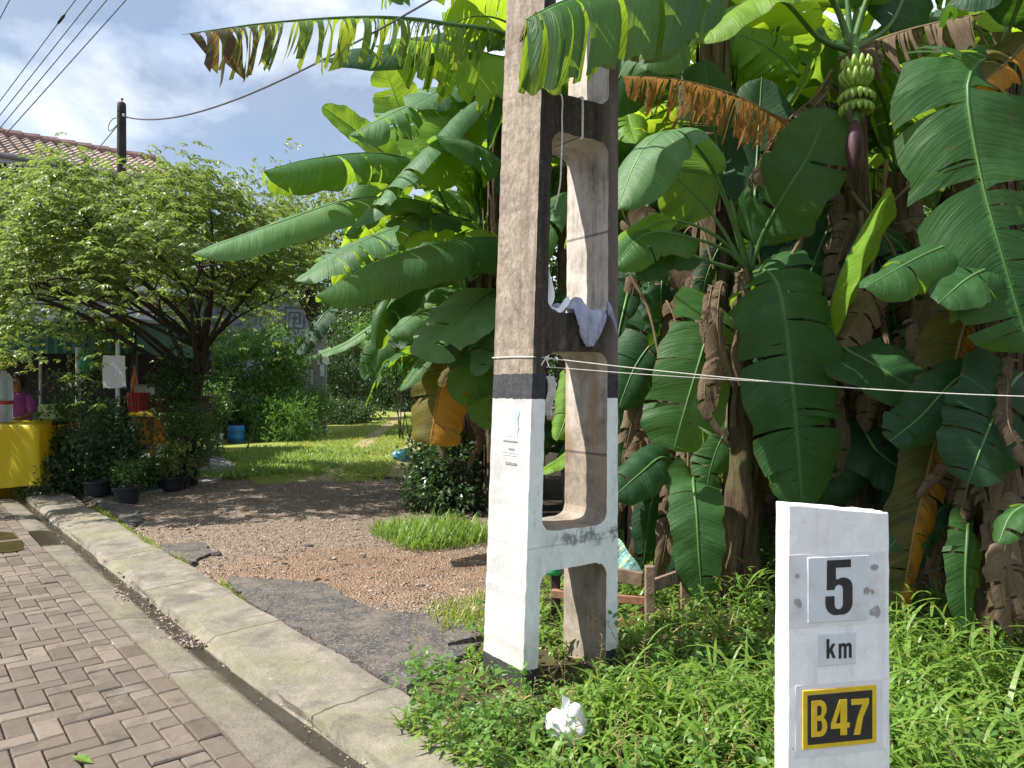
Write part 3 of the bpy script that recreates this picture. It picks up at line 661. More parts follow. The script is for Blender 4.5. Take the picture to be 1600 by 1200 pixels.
    g4 = [[(.5, 0), (.86, 0), (.86, .2), (1, .2), (1, .34), (.86, .34), (.86, 1), (.46, 1), (0, .36), (0, .2), (.5, .2)], [(.5, .34), (.5, .74), (.24, .34)]]
    g7 = [[(.12, 0), (.5, 0), (.64, .45), (1, .86), (1, 1), (0, 1), (0, .84), (.62, .84), (.34, .48)]]
    wp = flat('plate_white', (.58, .61, .63), .55, .35, .06, 14, .15, dirt=(.45, .43, .41))
    blk = flat('plate_black', (.022, .022, .024), .5, .35, .3, 40); yel = flat('plate_yellow', (.62, .42, .02), .5, .35, .12, 30)
    # outlines of an earlier plaster panel
    pan = flat('panel_plaster', (.66, .66, .67), .65, .3, .08, 18, .08, dirt=(.5, .48, .46))
    plate('plaster_panel', 1232, 864, 1383, 977, pan, .0014); 
    pl, *_ = plate('distance_plate', 1261, 869, 1356, 970, wp, .005)
    a = face(1288, 961); b_ = face(1330, 873); glyph('numeral', g5, a[0], a[1], b_[0]-a[0], b_[1]-a[1], blk, .0065, pl)
    pl, *_ = plate('unit_plate', 1279, 989, 1336, 1038, wp, .004)
    a = face(1290, 1028); b_ = face(1304, 997); glyph('letter', gk, a[0], a[1], b_[0]-a[0], b_[1]-a[1], blk, .0055, pl)
    a = face(1309, 1028); b_ = face(1329, 1003); glyph('letter', gm, a[0], a[1], b_[0]-a[0], b_[1]-a[1], blk, .0055, pl)
    plate('plaster_panel', 1243, 1066, 1379, 1178, pan, .0014)
    pl, u0, u1, zb, zt_ = plate('route_plate', 1253, 1074, 1368, 1165, yel, .005)
    plate('black_field', 1260, 1081, 1361, 1158, blk, .0064, parent=pl)
    for g_, x0, x1 in ((gB, 1266, 1290), (g4, 1296, 1325), (g7, 1328, 1355)):
        a = face(x0, 1150-(x0-1266)*.05); b_ = face(x1, 1092-(x0-1266)*.05)
        glyph('letter' if g_ is gB else 'numeral', g_, a[0], a[1], b_[0]-a[0], b_[1]-a[1], yel, .0078, pl)
    chipm = flat('bare_cement', (.33, .32, .31), .9, .1, .3, 60)
    for cx, cy, r in ((1365, 886, 9), (1366, 955, 11), (1247, 942, 8), (1352, 922, 7), (1245, 900, 5), (1362, 924, 4)):
        mb = MB(); k = 11; V = []
        for i in range(k):
            rr = r*(.5+.6*rs.random()); u, zz = face(cx+rr*.9*math.cos(i/k*6.283), cy+rr*math.sin(i/k*6.283)); V.append(o0+ex*u+Vector((0, 0, zz))-ey*(.0060 if r < 8 and cx > 1340 and cx < 1356 else .0032))
        mb.add(V, [tuple(range(k))]); mb.build('paint_chip', chipm, T)
km()
# ------------------------------------------------------------------ banana plants
def v3(p): return np.array(p, dtype=float)
def nrm(a): return a/np.maximum(np.linalg.norm(a, axis=-1, keepdims=True), 1e-9)
def banana_leaf(parent, mat, pts, W, N, pf=.12, a0=.30, droop=.7, grav=0.0, tears=4, rag=0.0, gap=.05, twist=0.0, sides=(1, 1), seed=0, rib='rib', name='leaf', r0=.016, wave=.05, sway=.25, plen=1.0, tip=2.3, jag=0.0):
    """one blade: midrib tube, two halves of the lamina, each torn into strips that hang on their own"""
    rs = np.random.default_rng(seed+int(abs(W*1000))+int(abs(pts[-1][0]*977))); K = 60
    C = crspline(pts, K); T = nrm(np.gradient(C, axis=0)); N = v3(N)
    n = nrm(N-T*(T@N)[:, None]); tw = twist*np.linspace(0, 1, K)[:, None]
    n = nrm(n*np.cos(tw)+np.cross(T, n)*np.sin(tw)); S = np.cross(T, n)
    mb = MB(); tt = np.linspace(0, 1, K)
    L = np.sum(np.linalg.norm(np.diff(C, axis=0), axis=1))
    mb.tube([Vector(C[i]+n[i]*.001) for i in range(0, K, 3)]+[Vector(C[-1])], [max(.0022, r0*(1-.9*tt[i])) for i in range(0, K, 3)]+[.002], 6, 1)
    def at(A, t): x = np.clip(t, 0, 1)*(K-1); i = np.minimum(x.astype(int), K-2); f = (x-i)[..., None]; return A[i]*(1-f)+A[i+1]*f
    def hw(t):
        u = np.clip((t-pf)/(1-pf), 0, 1); return W/2*np.minimum(1, (u/.16+.02)**.55)*np.maximum(0, 1-u**(tip*2.4))**.62
    m = 6; g = np.array([0, 0, -1.0])
    for si, sg in enumerate((-1, 1)):
        if not sides[si]: continue
        nt = int(round(tears*rs.uniform(.7, 1.3)))
        cuts = np.sort(rs.uniform(pf+.03, .97, nt)); cuts = np.concatenate([[pf], cuts, [1.0]])
        for a, b in zip(cuts[:-1], cuts[1:]):
            if b-a < .006: continue
            if rag > .3 and rs.random() < rag*.25: continue
            ns = max(2, int((b-a)*46)+1); ti = np.linspace(a, b, ns); tc = (a+b)/2
            dk = rs.normal()*(.16 if nt else 0)+rs.uniform(0, .3)*min(1, nt/10); gk = gap*rs.uniform(.2, 1.6) if nt else 0
            gv = np.clip(grav*rs.uniform(.75, 1.15), 0, 1); lk = 1-rag*rs.uniform(0, .7)**1.5; wob = rs.normal()*sway*min(1, nt/12)
            P_ = np.zeros((m+1, ns, 3)); uv = np.zeros((m+1, ns, 2))
            jg = 1-jag*rs.random(ns) if jag else np.ones(ns)
            off = np.zeros((ns, 3)); w = hw(ti)*lk*(1+.05*np.sin(ti*23+sg*2+seed)+.03*np.sin(ti*57+seed*1.7))
            twk = rs.normal()*1.1*min(1, rag+.15*(nt > 8))
            for j in range(m+1):
                q = j/m; t2 = tc+(ti-tc)*(1-gk*min(1, q/.15)-.15*q*rag); p = at(C, t2)*(1-.0); s_, n_, T_ = at(S, t2)*sg, at(n, t2), at(T, t2)
                if j:
                    qa = (j-.5)/m; ang = a0-(droop+dk)*qa*1.6
                    d = math.cos(ang)*s_+math.sin(ang)*n_+wob*qa*T_
                    tq = twk*qa; 
                    h = min(1, gv*(.35+1.3*qa)); d = nrm(nrm(d)*(1-h)+g*h+T_*wob*.5*h)
                    off = off+d*(w*jg/m)[:, None]
                    if twk and ns > 1: off = off+n_*((ti-tc)*L*tq*.25/m*3)[:, None]
                P_[j] = p+off+n_*(wave*w*q*np.sin(ti*31+sg*1.3+seed))[:, None]+T_*(.16*w*q*q)[:, None]
                uv[j, :, 0] = ti; uv[j, :, 1] = .5+sg*.5*q
            fs = [(j*ns+i, j*ns+i+1, (j+1)*ns+i+1, (j+1)*ns+i) for j in range(m) for i in range(ns-1)]
            mb.add(P_.reshape(-1, 3), fs, 0, uv.reshape(-1, 2))
    return mb.build(name, [mat, M[rib]], parent, smooth=True)
def stem(parent, base, top, r, seed=0, flaps=6, lean=.05):
    rs = random.Random(seed); base = Vector(base)-Vector((0, 0, .08)); top = Vector(top); mb = MB(); n = 26; seg = 18; V = []
    side = Vector((rs.uniform(-1, 1), rs.uniform(-1, 1), 0))*lean
    for i in range(n):
        t = i/(n-1); c = base.lerp(top, t)+side*math.sin(math.pi*t); rr = r*(1.18-.55*t)*(1+.25*max(0, .12-t)/.12)
        for k in range(seg):
            w = 2*math.pi*k/seg; lump = 1+.09*math.sin(3*w+t*7+seed)+.06*math.sin(7*w-t*13)+rs.uniform(-.05, .05)
            V.append(c+Vector((math.cos(w)*rr*lump, math.sin(w)*rr*lump, 0)))
    mb.add(V, [(i*seg+k, i*seg+(k+1) % seg, (i+1)*seg+(k+1) % seg, (i+1)*seg+k) for i in range(n-1) for k in range(seg)])
    # old leaf sheaths that lie against the stem, loose at their tops
    for _ in range(flaps*3):
        t0 = rs.uniform(.05, .8); t1 = min(1, t0+rs.uniform(.15, .4)); w0 = rs.uniform(0, 6.28); ww = rs.uniform(.12, .35); out = rs.uniform(.01, .07); A = []; q = 9
        for j in range(q+1):
            u = j/q; t = t0+(t1-t0)*u; c = base.lerp(top, t)+side*math.sin(math.pi*t); rr = r*(1.2-.55*t)+.012+out*u*u
            for k in range(4):
                w = w0+ww*(k/3-.5)*(1-.55*u)*2+.12*math.sin(u*4+w0); A.append(c+Vector((math.cos(w)*rr, math.sin(w)*rr, .02*math.sin(k*2+u*7))))
        mb.add(A, [(j*4+k, j*4+k+1, (j+1)*4+k+1, (j+1)*4+k) for j in range(q) for k in range(3)])
    return mb.build('pseudostem', M['stem'], parent, smooth=True)
def dead_hang(parent, top, L, seed, w=.22, kind='bandry'):
    """a dead blade that hangs limp against the stem"""
    rs = random.Random(seed); a = Vector(top); d = Vector((rs.uniform(-.25, .25), rs.uniform(-.3, .05), 0))
    pts = [a, a+d*.5+Vector((0, 0, -.02)), a+d+Vector((rs.uniform(-.06, .06), 0, -L*.5)), a+d*1.05+Vector((rs.uniform(-.15, .15), 0, -L))]
    return banana_leaf(parent, M[kind], pts, w, (rs.uniform(-.5, .5), -1, .2), .1, .3, 1.0, .12, 9, .35, .08, rs.uniform(-.5, .5), seed=seed, rib='ribdry', name='dry_leaf', r0=.009, wave=rs.uniform(.02, .08), jag=.14)
GREENS = ('ban', 'banlime', 'bandark', 'ban', 'banpale', 'ban')
def fill_leaves(parent, crown, n, L, seed, W=.55, az=None, mats=GREENS, el=(.25, 1.3)):
    rs = random.Random(seed)
    for i in range(n):
        a = (az[0]+(az[1]-az[0])*rs.random()) if az else 2*math.pi*(i+rs.uniform(-.3, .3))/n
        e = rs.uniform(*el); l = L*rs.uniform(.8, 1.15); h = Vector((math.cos(a), math.sin(a), 0)); up = Vector((0, 0, 1)); c = Vector(crown)
        p1 = c+h*l*.32*math.cos(e)+up*l*.36*math.sin(e); p2 = c+h*l*.72*math.cos(e*.75)+up*l*(.55*math.sin(e)-.02); p3 = c+h*l*1.0*math.cos(e*.5)+up*l*(.55*math.sin(e)-.42+rs.uniform(-.15, .1))
        N = up*math.cos(e)-h*math.sin(e)+Vector((rs.uniform(-.3, .3), rs.uniform(-.3, .3), .3))
        banana_leaf(parent, M[rs.choice(mats)], [c, p1, p2, p3], W*rs.uniform(.85, 1.15), N, .13, .35, rs.uniform(.4, .9), rs.uniform(0, .25), rs.randint(4, 18), rs.choice((0, 0, .15)), .06, rs.uniform(-.5, .5), seed=seed*31+i)
def plant(label, base, crown, r=.10, group=None, seed=0, flaps=6):
    T = thing('banana_plant', label, 'banana plant', base, group)
    if r: stem(T, base, crown, r, seed, flaps)
    return T
GRP = 'banana plants of the front row'
def LF(T, kind, px, W, N, **kw): return banana_leaf(T, M[kind], [P(*p) for p in px], W, N, **kw)
CAM = (0, -1, .15); UP = (0, 0, 1)

# --- left of the pole
p = G(800, 792); A0 = plant('tall banana plant right behind the concrete pole, its torn leaf reaching far left', p, P(850, 95, 7.9), .11, GRP, 11)
LF(A0, 'bantip', [(850, 95, 7.9), (790, 52, 7.2), (700, 38, 6.5), (645, 30, 6.2), (555, 27, 5.9), (420, 36, 5.5), (285, 54, 5.1)], .98, UP, pf=.16, a0=.1, droop=.9, grav=.95, tears=105, rag=.55, gap=.42, seed=3, r0=.03, sway=.3, sides=(1, 1), jag=.25, tip=6)
LF(A0, 'banlime', [(850, 95, 7.9), (790, 90, 7.3), (700, 70, 7.0), (615, 60, 6.8)], 1.05, UP, pf=.12, a0=.0, droop=.9, grav=.85, tears=26, gap=.09, rag=.25, seed=4)
LF(A0, 'bandark', [(850, 95, 7.9), (770, 60, 7.3), (650, 78, 7.0), (502, 98, 6.6)], .42, (-.2, -.9, .5), pf=.2, a0=.1, droop=.3, tears=3, seed=5)
LF(A0, 'banlime', [(850, 95, 7.9), (800, 40, 7.3), (745, 25, 7.0), (690, 45, 6.7)], .5, (-.2, .8, .6), pf=.12, droop=.5, tears=3, seed=6)
LF(A0, 'ban', [(850, 95, 7.9), (700, -40, 7), (640, -50, 6.3), (600, -5, 5.9)], .6, UP, grav=.7, tears=16, rag=.2, seed=7)
fill_leaves(A0, P(850, 95, 7.9), 5, 2.1, 13, .6, (-.4, 2.6))

p = G(772, 798); A1 = plant('banana plant beside the pole with a fan of pale and lime leaves', p, P(775, 160, 8.6), .10, GRP, 12)
c = (775, 165, 8.6)
LF(A1, 'banlime', [(690, 300, 8.8), (655, 235, 8.9), (625, 170, 9.0), (600, 100, 8.9)], .62, (.2, -1, .3), pf=.08, a0=.1, droop=.15, tears=5, gap=.08, seed=1)
LF(A1, 'banpale', [c, (720, 140, 8.3), (640, 165, 7.9), (545, 212, 7.5)], .82, (-.1, -.6, 1), pf=.12, a0=.1, droop=.9, tears=14, seed=2, gap=.07)
LF(A1, 'banpale', [c, (735, 160, 8.2), (668, 228, 7.6), (600, 300, 7.2), (538, 368, 6.9)], .74, (-.75, -.35, .75), pf=.1, a0=.25, droop=.75, tears=14, seed=3, gap=.06, rag=.1)
LF(A1, 'banlime', [c, (742, 172, 8.2), (700, 228, 7.7), (662, 290, 7.4)], .66, (.6, -.8, .3), pf=.1, a0=.2, droop=.4, tears=3, seed=4)
LF(A1, 'banpale', [c, (735, 130, 8.3), (690, 140, 8.0), (640, 168, 7.7)], .62, (.1, -.5, 1), pf=.1, a0=.1, droop=.5, tears=4, seed=5)
LF(A1, 'banpale', [(800, 285, 8.2), (775, 245, 7.9), (735, 222, 7.6), (680, 212, 7.2)], .75, (.1, -.7, .8), pf=.1, a0=.1, droop=.7, tears=3, seed=6)
LF(A1, 'banlime', [(640, 285, 8.6), (600, 240, 8.6), (550, 200, 8.5), (503, 166, 8.4)], .36, (.4, -1, .2), pf=.05, a0=.5, droop=.2, tears=0, seed=7)
fill_leaves(A1, P(775, 165, 8.6), 4, 1.9, 17, .5, (-.5, 2.2))

p = G(748, 792); A2 = plant('banana plant left of the pole with a big glossy leaf and an orange one', p, P(725, 455, 9.0), .12, GRP, 13, 10)
c = (735, 440, 9.0)
LF(A2, 'ban', [(800, 420, 8.6), (790, 378, 8.0), (720, 374, 7.4), (600, 405, 6.9), (492, 463, 6.4)], .95, (-.10, -.35, 1), pf=.08, a0=-.1, droop=.85, tears=2, gap=.015, seed=1, r0=.02, tip=2.6)
LF(A2, 'banlime', [(800, 400, 8.6), (775, 378, 8.0), (742, 392, 7.5), (715, 420, 7.2)], .42, (.3, -.9, .3), pf=.06, a0=.1, droop=.3, tears=2, seed=2)
LF(A2, 'banpale', [(720, 350, 8.8), (670, 318, 8.2), (560, 310, 7.5), (430, 350, 6.8), (298, 398, 6.2)], .72, (-.15, -.55, 1), pf=.22, a0=.15, droop=.85, tears=9, gap=.03, seed=3, r0=.02)
LF(A2, 'banlime', [(720, 352, 8.8), (670, 322, 8.3), (600, 320, 7.8), (500, 338, 7.3)], .32, (.0, -.9, .4), pf=.2, a0=.1, droop=.5, tears=4, seed=33, sides=(1, 1))
LF(A2, 'ban', [(700, 330, 8.6), (660, 262, 8.1), (590, 240, 7.5), (490, 248, 6.8), (410, 268, 6.4)], .80, (-.1, -.3, 1), pf=.14, a0=-.1, droop=.95, tears=6, gap=.03, seed=4, r0=.02, tip=3)
LF(A2, 'banpale', [(735, 345, 8.6), (690, 335, 8.2), (640, 335, 7.9), (622, 352, 7.6)], .5, (.2, -.4, 1), pf=.1, a0=.1, droop=.8, tears=2, seed=5)
LF(A2, 'banlime', [(720, 360, 8.5), (690, 352, 8.1), (650, 360, 7.9), (628, 385, 7.8)], .34, (.3, -.9, .2), pf=.1, tears=1, seed=6)
LF(A2, 'banpale', [(690, 350, 9.2), (640, 350, 8.9), (550, 385, 8.5), (462, 440, 8.2)], .85, (-.2, -.5, .9), pf=.1, a0=.2, droop=.6, tears=14, seed=7)
LF(A2, 'banpale', [(800, 465, 8.2), (770, 455, 7.9), (715, 500, 7.4), (655, 560, 7.0)], .80, (-.25, -.75, .7), pf=.08, a0=.1, droop=.5, tears=2, seed=8)
LF(A2, 'banpale', [(720, 500, 8.8), (690, 482, 8.6), (650, 492, 8.2), (608, 525, 7.9)], .62, (-.1, -.55, .9), pf=.08, a0=.1, droop=.7, tears=2, seed=9)
LF(A2, 'ban', [(725, 470, 8.8), (700, 505, 8.4), (660, 560, 8.1), (625, 612, 7.9)], .42, (-.7, -.6, .5), pf=.08, a0=.4, droop=.8, tears=3, seed=10)
LF(A2, 'banpale', [(790, 470, 8.0), (775, 500, 7.7), (755, 540, 7.5), (745, 590, 7.3)], .36, (-.4, -.9, .2), pf=.1, tears=4, gap=.12, seed=11)
LF(A2, 'ban', [(800, 520, 8.0), (780, 535, 7.7), (745, 580, 7.5), (712, 628, 7.3)], .50, (.35, -.9, .3), pf=.08, a0=.1, droop=.3, tears=2, seed=12)
LF(A2, 'ban', [(815, 560, 8.0), (795, 580, 7.7), (765, 625, 7.5), (745, 665, 7.3)], .46, (.3, -.9, .3), pf=.08, a0=.1, droop=.3, tears=2, seed=13)
LF(A2, 'banorange', [(715, 540, 8.6), (700, 560, 8.3), (685, 620, 8.15), (672, 695, 8.1)], .66, (-.15, -1, .1), pf=.04, a0=.05, droop=.25, tears=4, gap=.03, seed=14, rib='ribdry', tip=9, jag=.05)
LF(A2, 'bandark', [(520, 480, 10.5), (506, 492, 10.3), (485, 520, 10.2), (462, 556, 10.1)], .40, (-.5, -.8, .3), pf=.05, a0=.1, droop=.4, tears=12, gap=.06, seed=15)
LF(A2, 'banpale', [(610, 500, 10.0), (580, 512, 9.9), (535, 540, 9.8), (480, 560, 9.7)], .24, (-.1, -.6, .9), pf=.1, tears=2, seed=16)
for k, (x, y, L) in enumerate(((718, 470, .7), (735, 500, .9), (742, 560, .8), (728, 620, .7), (750, 640, .7))): dead_hang(A2, P(x, y, 8.75), L, 40+k, .2)
LF(A2, 'banorange', [(725, 560, 8.1), (715, 575, 8.0), (700, 590, 7.9), (690, 606, 7.85)], .2, CAM, pf=.1, tears=2, seed=18, rib='ribdry')
fill_leaves(A2, P(735, 440, 9.2), 5, 1.7, 19, .5, (-.6, 2.4))

p = G(700, 752); A3 = plant('slim banana plant farther down the lane, half hidden behind the glossy leaf', p, P(690, 440, 11.5), .10, GRP, 14)
fill_leaves(A3, P(690, 440, 11.5), 5, 1.6, 23, .5, (.2, 3.6), ('ban', 'banpale', 'bandark'), (.0, 1.0))
fill_leaves(A3, P(690, 440, 11.5), 3, 1.6, 24, .5, (3.0, 5.2), ('ban', 'banpale', 'banlime'), (-.2, .9))
for k in range(3): dead_hang(A3, P(690+8*k, 470+40*k, 11.3), .9, 60+k, .2)

# --- right of the pole
b2 = Vector((1.60, 5.35, 0)); B2 = plant('young banana plant with a rosette of long stalks and one huge hanging leaf', b2, P(1170, 430, 5.3), .115, GRP, 21, 9)
c = (1170, 428, 5.3)
LF(B2, 'ban', [c, (1200, 425, 5.0), (1222, 470, 4.85), (1240, 620, 4.8), (1255, 800, 4.8)], .66, (-.12, -1, .1), pf=.06, a0=.06, droop=.35, tears=9, gap=.03, seed=2, r0=.013, tip=3.2, jag=.04, wave=.09)
LF(B2, 'banpale', [c, (1140, 330, 5.1), (1110, 260, 4.9), (1060, 205, 4.7), (1005, 235, 4.6), (962, 330, 4.5)], .66, (.0, -.25, 1), pf=.36, a0=.25, droop=.75, tears=1, gap=.01, seed=3, r0=.02)
LF(B2, 'ban', [c, (1120, 345, 5.25), (1085, 305, 5.2), (1040, 262, 5.1)], .60, (.3, -1, .3), pf=.4, a0=.1, droop=.3, tears=0, seed=31)
LF(B2, 'ban', [c, (1140, 395, 5.0), (1080, 372, 4.8), (1010, 365, 4.65), (955, 420, 4.5)], .40, (.1, -.6, .8), pf=.45, a0=.3, droop=.8, tears=1, seed=4)
LF(B2, 'banlime', [c, (1120, 370, 4.9), (1040, 345, 4.75), (965, 390, 4.6)], .20, (.1, -.8, .5), pf=.6, tears=0, seed=41)
LF(B2, 'ban', [c, (1195, 360, 5.2), (1235, 290, 5.0), (1268, 235, 4.95), (1292, 165, 4.9)], .56, (-.25, -.9, .3), pf=.15, a0=.3, droop=.5, tears=1, seed=5, r0=.018)
LF(B2, 'bandark', [c, (1178, 330, 5.3), (1183, 240, 5.4), (1190, 120, 5.5)], .5, CAM, pf=.35, a0=.2, droop=.4, tears=1, seed=6, r0=.02)
LF(B2, 'bandark', [c, (1145, 320, 5.4), (1115, 200, 5.5), (1100, 90, 5.6)], .5, (.2, -1, .2), pf=.35, a0=.2, droop=.4, tears=3, seed=7, r0=.02)
LF(B2, 'bandark', [c, (1110, 410, 5.0), (1040, 392, 4.85), (985, 430, 4.75)], .3, (.1, -.7, .6), pf=.4, tears=0, seed=8)
LF(B2, 'bandark', [c, (1240, 380, 5.4), (1290, 420, 5.3), (1320, 560, 5.2)], .6, CAM, pf=.15, a0=.1, droop=.3, tears=2, seed=9)
LF(B2, 'bandark', [c, (1215, 420, 5.3), (1240, 560, 5.25), (1330, 720, 5.2)], .6, CAM, pf=.15, tears=2, seed=10)
for k in range(7): dead_hang(B2, P(1110+rng.uniform(0, 120), 425+rng.uniform(0, 130), 5.15), rng.uniform(.4, .9), 80+k, rng.uniform(.12, .26))

b3 = Vector((1.40, 5.9, 0)); B3 = plant('thick brown stemmed banana plant between pole and stone, wrapped in dead leaves', b3, P(1115, -60, 5.9), .16, GRP, 22, 14)
LF(B3, 'ban', [(1115, -60, 5.9), (1180, -150, 5.0), (1110, -50, 4.2), (960, -22, 3.7), (880, 2, 3.5), (822, 30, 3.42)], .80, (.0, -.1, 1), pf=.34, a0=-.1, droop=.9, grav=.9, tears=10, gap=.07, rag=.0, seed=2, r0=.016, sway=.1, tip=6)
LF(B3, 'bandry', [(836, 22, 3.5), (826, 38, 3.46), (812, 66, 3.44)], .035, CAM, pf=.0, tears=0, seed=3, rib='ribdry', name='dry_leaf')
LF(B3, 'ban', [(1115, -60, 5.9), (1120, -160, 5.4), (1085, -80, 4.9), (1035, 30, 4.7), (1010, 110, 4.6)], .62, (-.3, -.9, .3), pf=.2, a0=.1, droop=.5, grav=.3, tears=4, seed=4)
LF(B3, 'bandark', [(1115, -60, 5.9), (1050, 20, 5.5), (985, 90, 5.2), (940, 180, 5.0)], .60, (.2, -.9, .4), pf=.15, tears=4, seed=5)
LF(B3, 'ban', [(1110, 470, 5.7), (1118, 478, 5.3), (1100, 540, 5.15), (1070, 640, 5.1), (1052, 705, 5.1)], .55, (.1, -1, .12), pf=.08, a0=.05, droop=.25, tears=5, gap=.03, seed=6, tip=4)
LF(B3, 'ban', [(1085, 745, 5.6), (1083, 752, 5.3), (1088, 800, 5.15), (1092, 870, 5.1), (1098, 945, 5.1)], .37, (-.05, -1, .1), pf=.04, a0=.12, droop=.4, tears=2, gap=.02, seed=7)
LF(B3, 'bandark', [(1060, 735, 5.6), (1035, 715, 5.4), (1000, 740, 5.2), (955, 780, 5.1)], .38, (.2, -.8, .5), pf=.1, tears=1, seed=8)
LF(B3, 'bandark', [(1130, 480, 5.8), (1060, 500, 5.7), (1000, 560, 5.6), (965, 640, 5.5)], .5, CAM, pf=.1, tears=3, seed=9)
for k in range(24): dead_hang(B3, P(1020+rng.uniform(0, 150), 470+rng.uniform(0, 270), 5.7+rng.uniform(-.1, .3)), rng.uniform(.4, 1.0), 100+k, rng.uniform(.12, .3))
fill_leaves(B3, P(1115, -60, 5.9), 4, 2.0, 25, .6, (-.6, 2.2))

b1 = Vector((2.36, 5.3, 0)); B1 = plant('fruiting banana plant with a green bunch and purple flower bud hanging from it', b1, P(1330, 95, 5.3), .12, GRP, 23, 10)
c = (1330, 80, 5.3)
for k, pts in enumerate(([c, (1300, 0, 5.2), (1230, -70, 5.0), (1150, -60, 4.8)], [c, (1345, -40, 5.4), (1350, -150, 5.5)], [c, (1320, -30, 5.3), (1300, -140, 5.4)], [c, (1365, -20, 5.2), (1440, -100, 5.0), (1520, -90, 4.8)], [c, (1280, 60, 5.1), (1220, 0, 4.9), (1150, 10, 4.8), (1085, 70, 4.7)], [c, (1390, 40, 5.5), (1430, -40, 5.6), (1480, -60, 5.7)])):
    LF(B1, ('banlime', 'ban', 'ban', 'ban', 'banlime', 'bandark')[k], pts, .6, (0, -.2, 1) if k in (0, 3, 4) else CAM, pf=.3, a0=.2, droop=.6, tears=4, seed=10+k, r0=.026)
LF(B1, 'bandryorange', [(1290, 150, 5.4), (1240, 190, 5.3), (1150, 150, 5.2), (1060, 125, 5.1), (972, 118, 5.0)], .72, UP, pf=.10, a0=.0, droop=1.0, grav=.9, tears=85, rag=.35, gap=.26, seed=20, rib='ribdry', name='dry_leaf', sway=.22, jag=.2)
LF(B1, 'bandry', [(1300, 110, 5.5), (1275, 150, 5.4), (1230, 190, 5.3), (1170, 280, 5.1)], .66, (-.5, -.6, .6), pf=.05, a0=.0, droop=.8, grav=.8, tears=50, rag=.35, gap=.2, seed=21, rib='ribdry', name='dry_leaf')
LF(B1, 'bandry', [(1310, 95, 5.3), (1380, 60, 5.1), (1480, 32, 4.9), (1610, 8, 4.7)], .62, UP, pf=.08, a0=.0, droop=1.0, grav=.92, tears=44, rag=.5, gap=.2, seed=22, rib='ribdry', name='dry_leaf', sway=.2, jag=.3)
LF(B1, 'banlime', [(1330, 420, 5.2), (1290, 535, 5.05), (1305, 450, 4.9), (1345, 360, 4.8), (1388, 292, 4.75)], .36, (.75, -.5, .2), pf=.3, a0=.9, droop=.2, tears=0, seed=23, r0=.014)
LF(B1, 'banlime', [(1250, 120, 5.9), (1220, 90, 5.9), (1170, 60, 5.9), (1100, 45, 5.9)], .6, (0, -.9, .5), pf=.08, tears=6, seed=24)
LF(B1, 'banlime', [(1240, 190, 6.0), (1210, 150, 6.0), (1175, 110, 6.0), (1140, 85, 6.0)], .5, (.2, -1, .3), pf=.08, tears=4, seed=25, jag=.25)
LF(B1, 'ban', [(1320, 500, 5.2), (1310, 535, 4.95), (1375, 575, 4.75), (1468, 632, 4.6)], .46, (.0, -.9, .55), pf=.06, a0=.15, droop=.35, tears=1, gap=.01, seed=26, tip=2.4)
LF(B1, 'bandark', [(1330, 690, 5.2), (1330, 715, 5.0), (1300, 745, 4.95), (1230, 770, 4.9)], .4, (.0, -.8, .6), pf=.05, tears=2, seed=27)
LF(B1, 'bandark', [(1340, 640, 5.2), (1360, 690, 5.0), (1390, 720, 4.95), (1470, 770, 4.9)], .45, (.0, -.8, .6), pf=.05, tears=2, seed=28)
LF(B1, 'bandark', [(1360, 300, 5.4), (1310, 330, 5.3), (1265, 430, 5.3), (1240, 540, 5.3)], .6, CAM, pf=.1, tears=4, seed=29)
for k in range(12): dead_hang(B1, P(1270+rng.uniform(0, 150), 330+rng.uniform(0, 420), 5.25), rng.uniform(.4, .9), 130+k, rng.uniform(.12, .28))
# loose old stalks leaning about
mb = MB()
for a, b in (((1330, 230, 5.2), (1195, 470, 5.0)), ((1300, 245, 5.3), (1235, 420, 5.1)), ((1385, 250, 5.2), (1350, 480, 5.0)), ((1345, 330, 5.1), (1335, 560, 5.0)), ((1330, 300, 5.2), (1430, 470, 5.0)), ((1060, 290, 5.6), (1115, 420, 5.5)), ((985, 430, 5.6), (1030, 560, 5.5)), ((1470, 250, 4.9), (1380, 330, 4.9))):
    A, B = P(*a), P(*b); mb.tube(crspline([A, A.lerp(B, .5)+Vector((.03, 0, .04)), B], 10), [.016-.001*k for k in range(10)], 6)
mb.build('dead_stalks', M['ribdry'], B1)
# bunch
fm = None
t = NT('green_banana'); nz = t.noise(t.obj(), 9, 4)
fm = t.done(t.bsdf(t.ramp(nz, [(.35, (.13, .22, .03)), (.65, (.30, .40, .08))]), .45, .4))
st = [P(1335, 60, 5.1), P(1337, 85, 4.95), P(1338, 120, 4.78), P(1338, 180, 4.75), P(1336, 205, 4.72)]
mb = MB(); mb.tube(crspline(st, 14), .024, 8); mb.build('fruit_stalk', M['rib'], B1, smooth=True)
for h, (y, r, n) in enumerate(((108, .075, 9), (128, .085, 11), (148, .090, 12), (165, .085, 12))):
    c = P(1338, y, 4.76); mb = MB()
    for row in (0, 1):
        for k in range(n):
            w = -math.pi*.5+(k/(n-1)-.5)*4.6+row*.15; o = Vector((math.cos(w), math.sin(w), 0)); r_ = r*(1-.22*row)
            pts = [c+o*.015+Vector((0, 0, -.012*row)), c+o*r_*.55+Vector((0, 0, -.012-.02*row)), c+o*r_+Vector((0, 0, .012-.022*row)), c+o*r_*1.08+Vector((0, 0, .048-.022*row)), c+o*r_*1.02+Vector((0, 0, .066-.022*row))]
            if h >= 2: pts = [Vector((q.x, q.y, c.z-(q.z-c.z)*.75)) for q in pts]
            mb.tube(crspline(pts, 8), [.006, .012, .0155, .016, .0155, .0135, .009, .004], 7)
    mb.build('banana_hand', fm, B1, smooth=True)
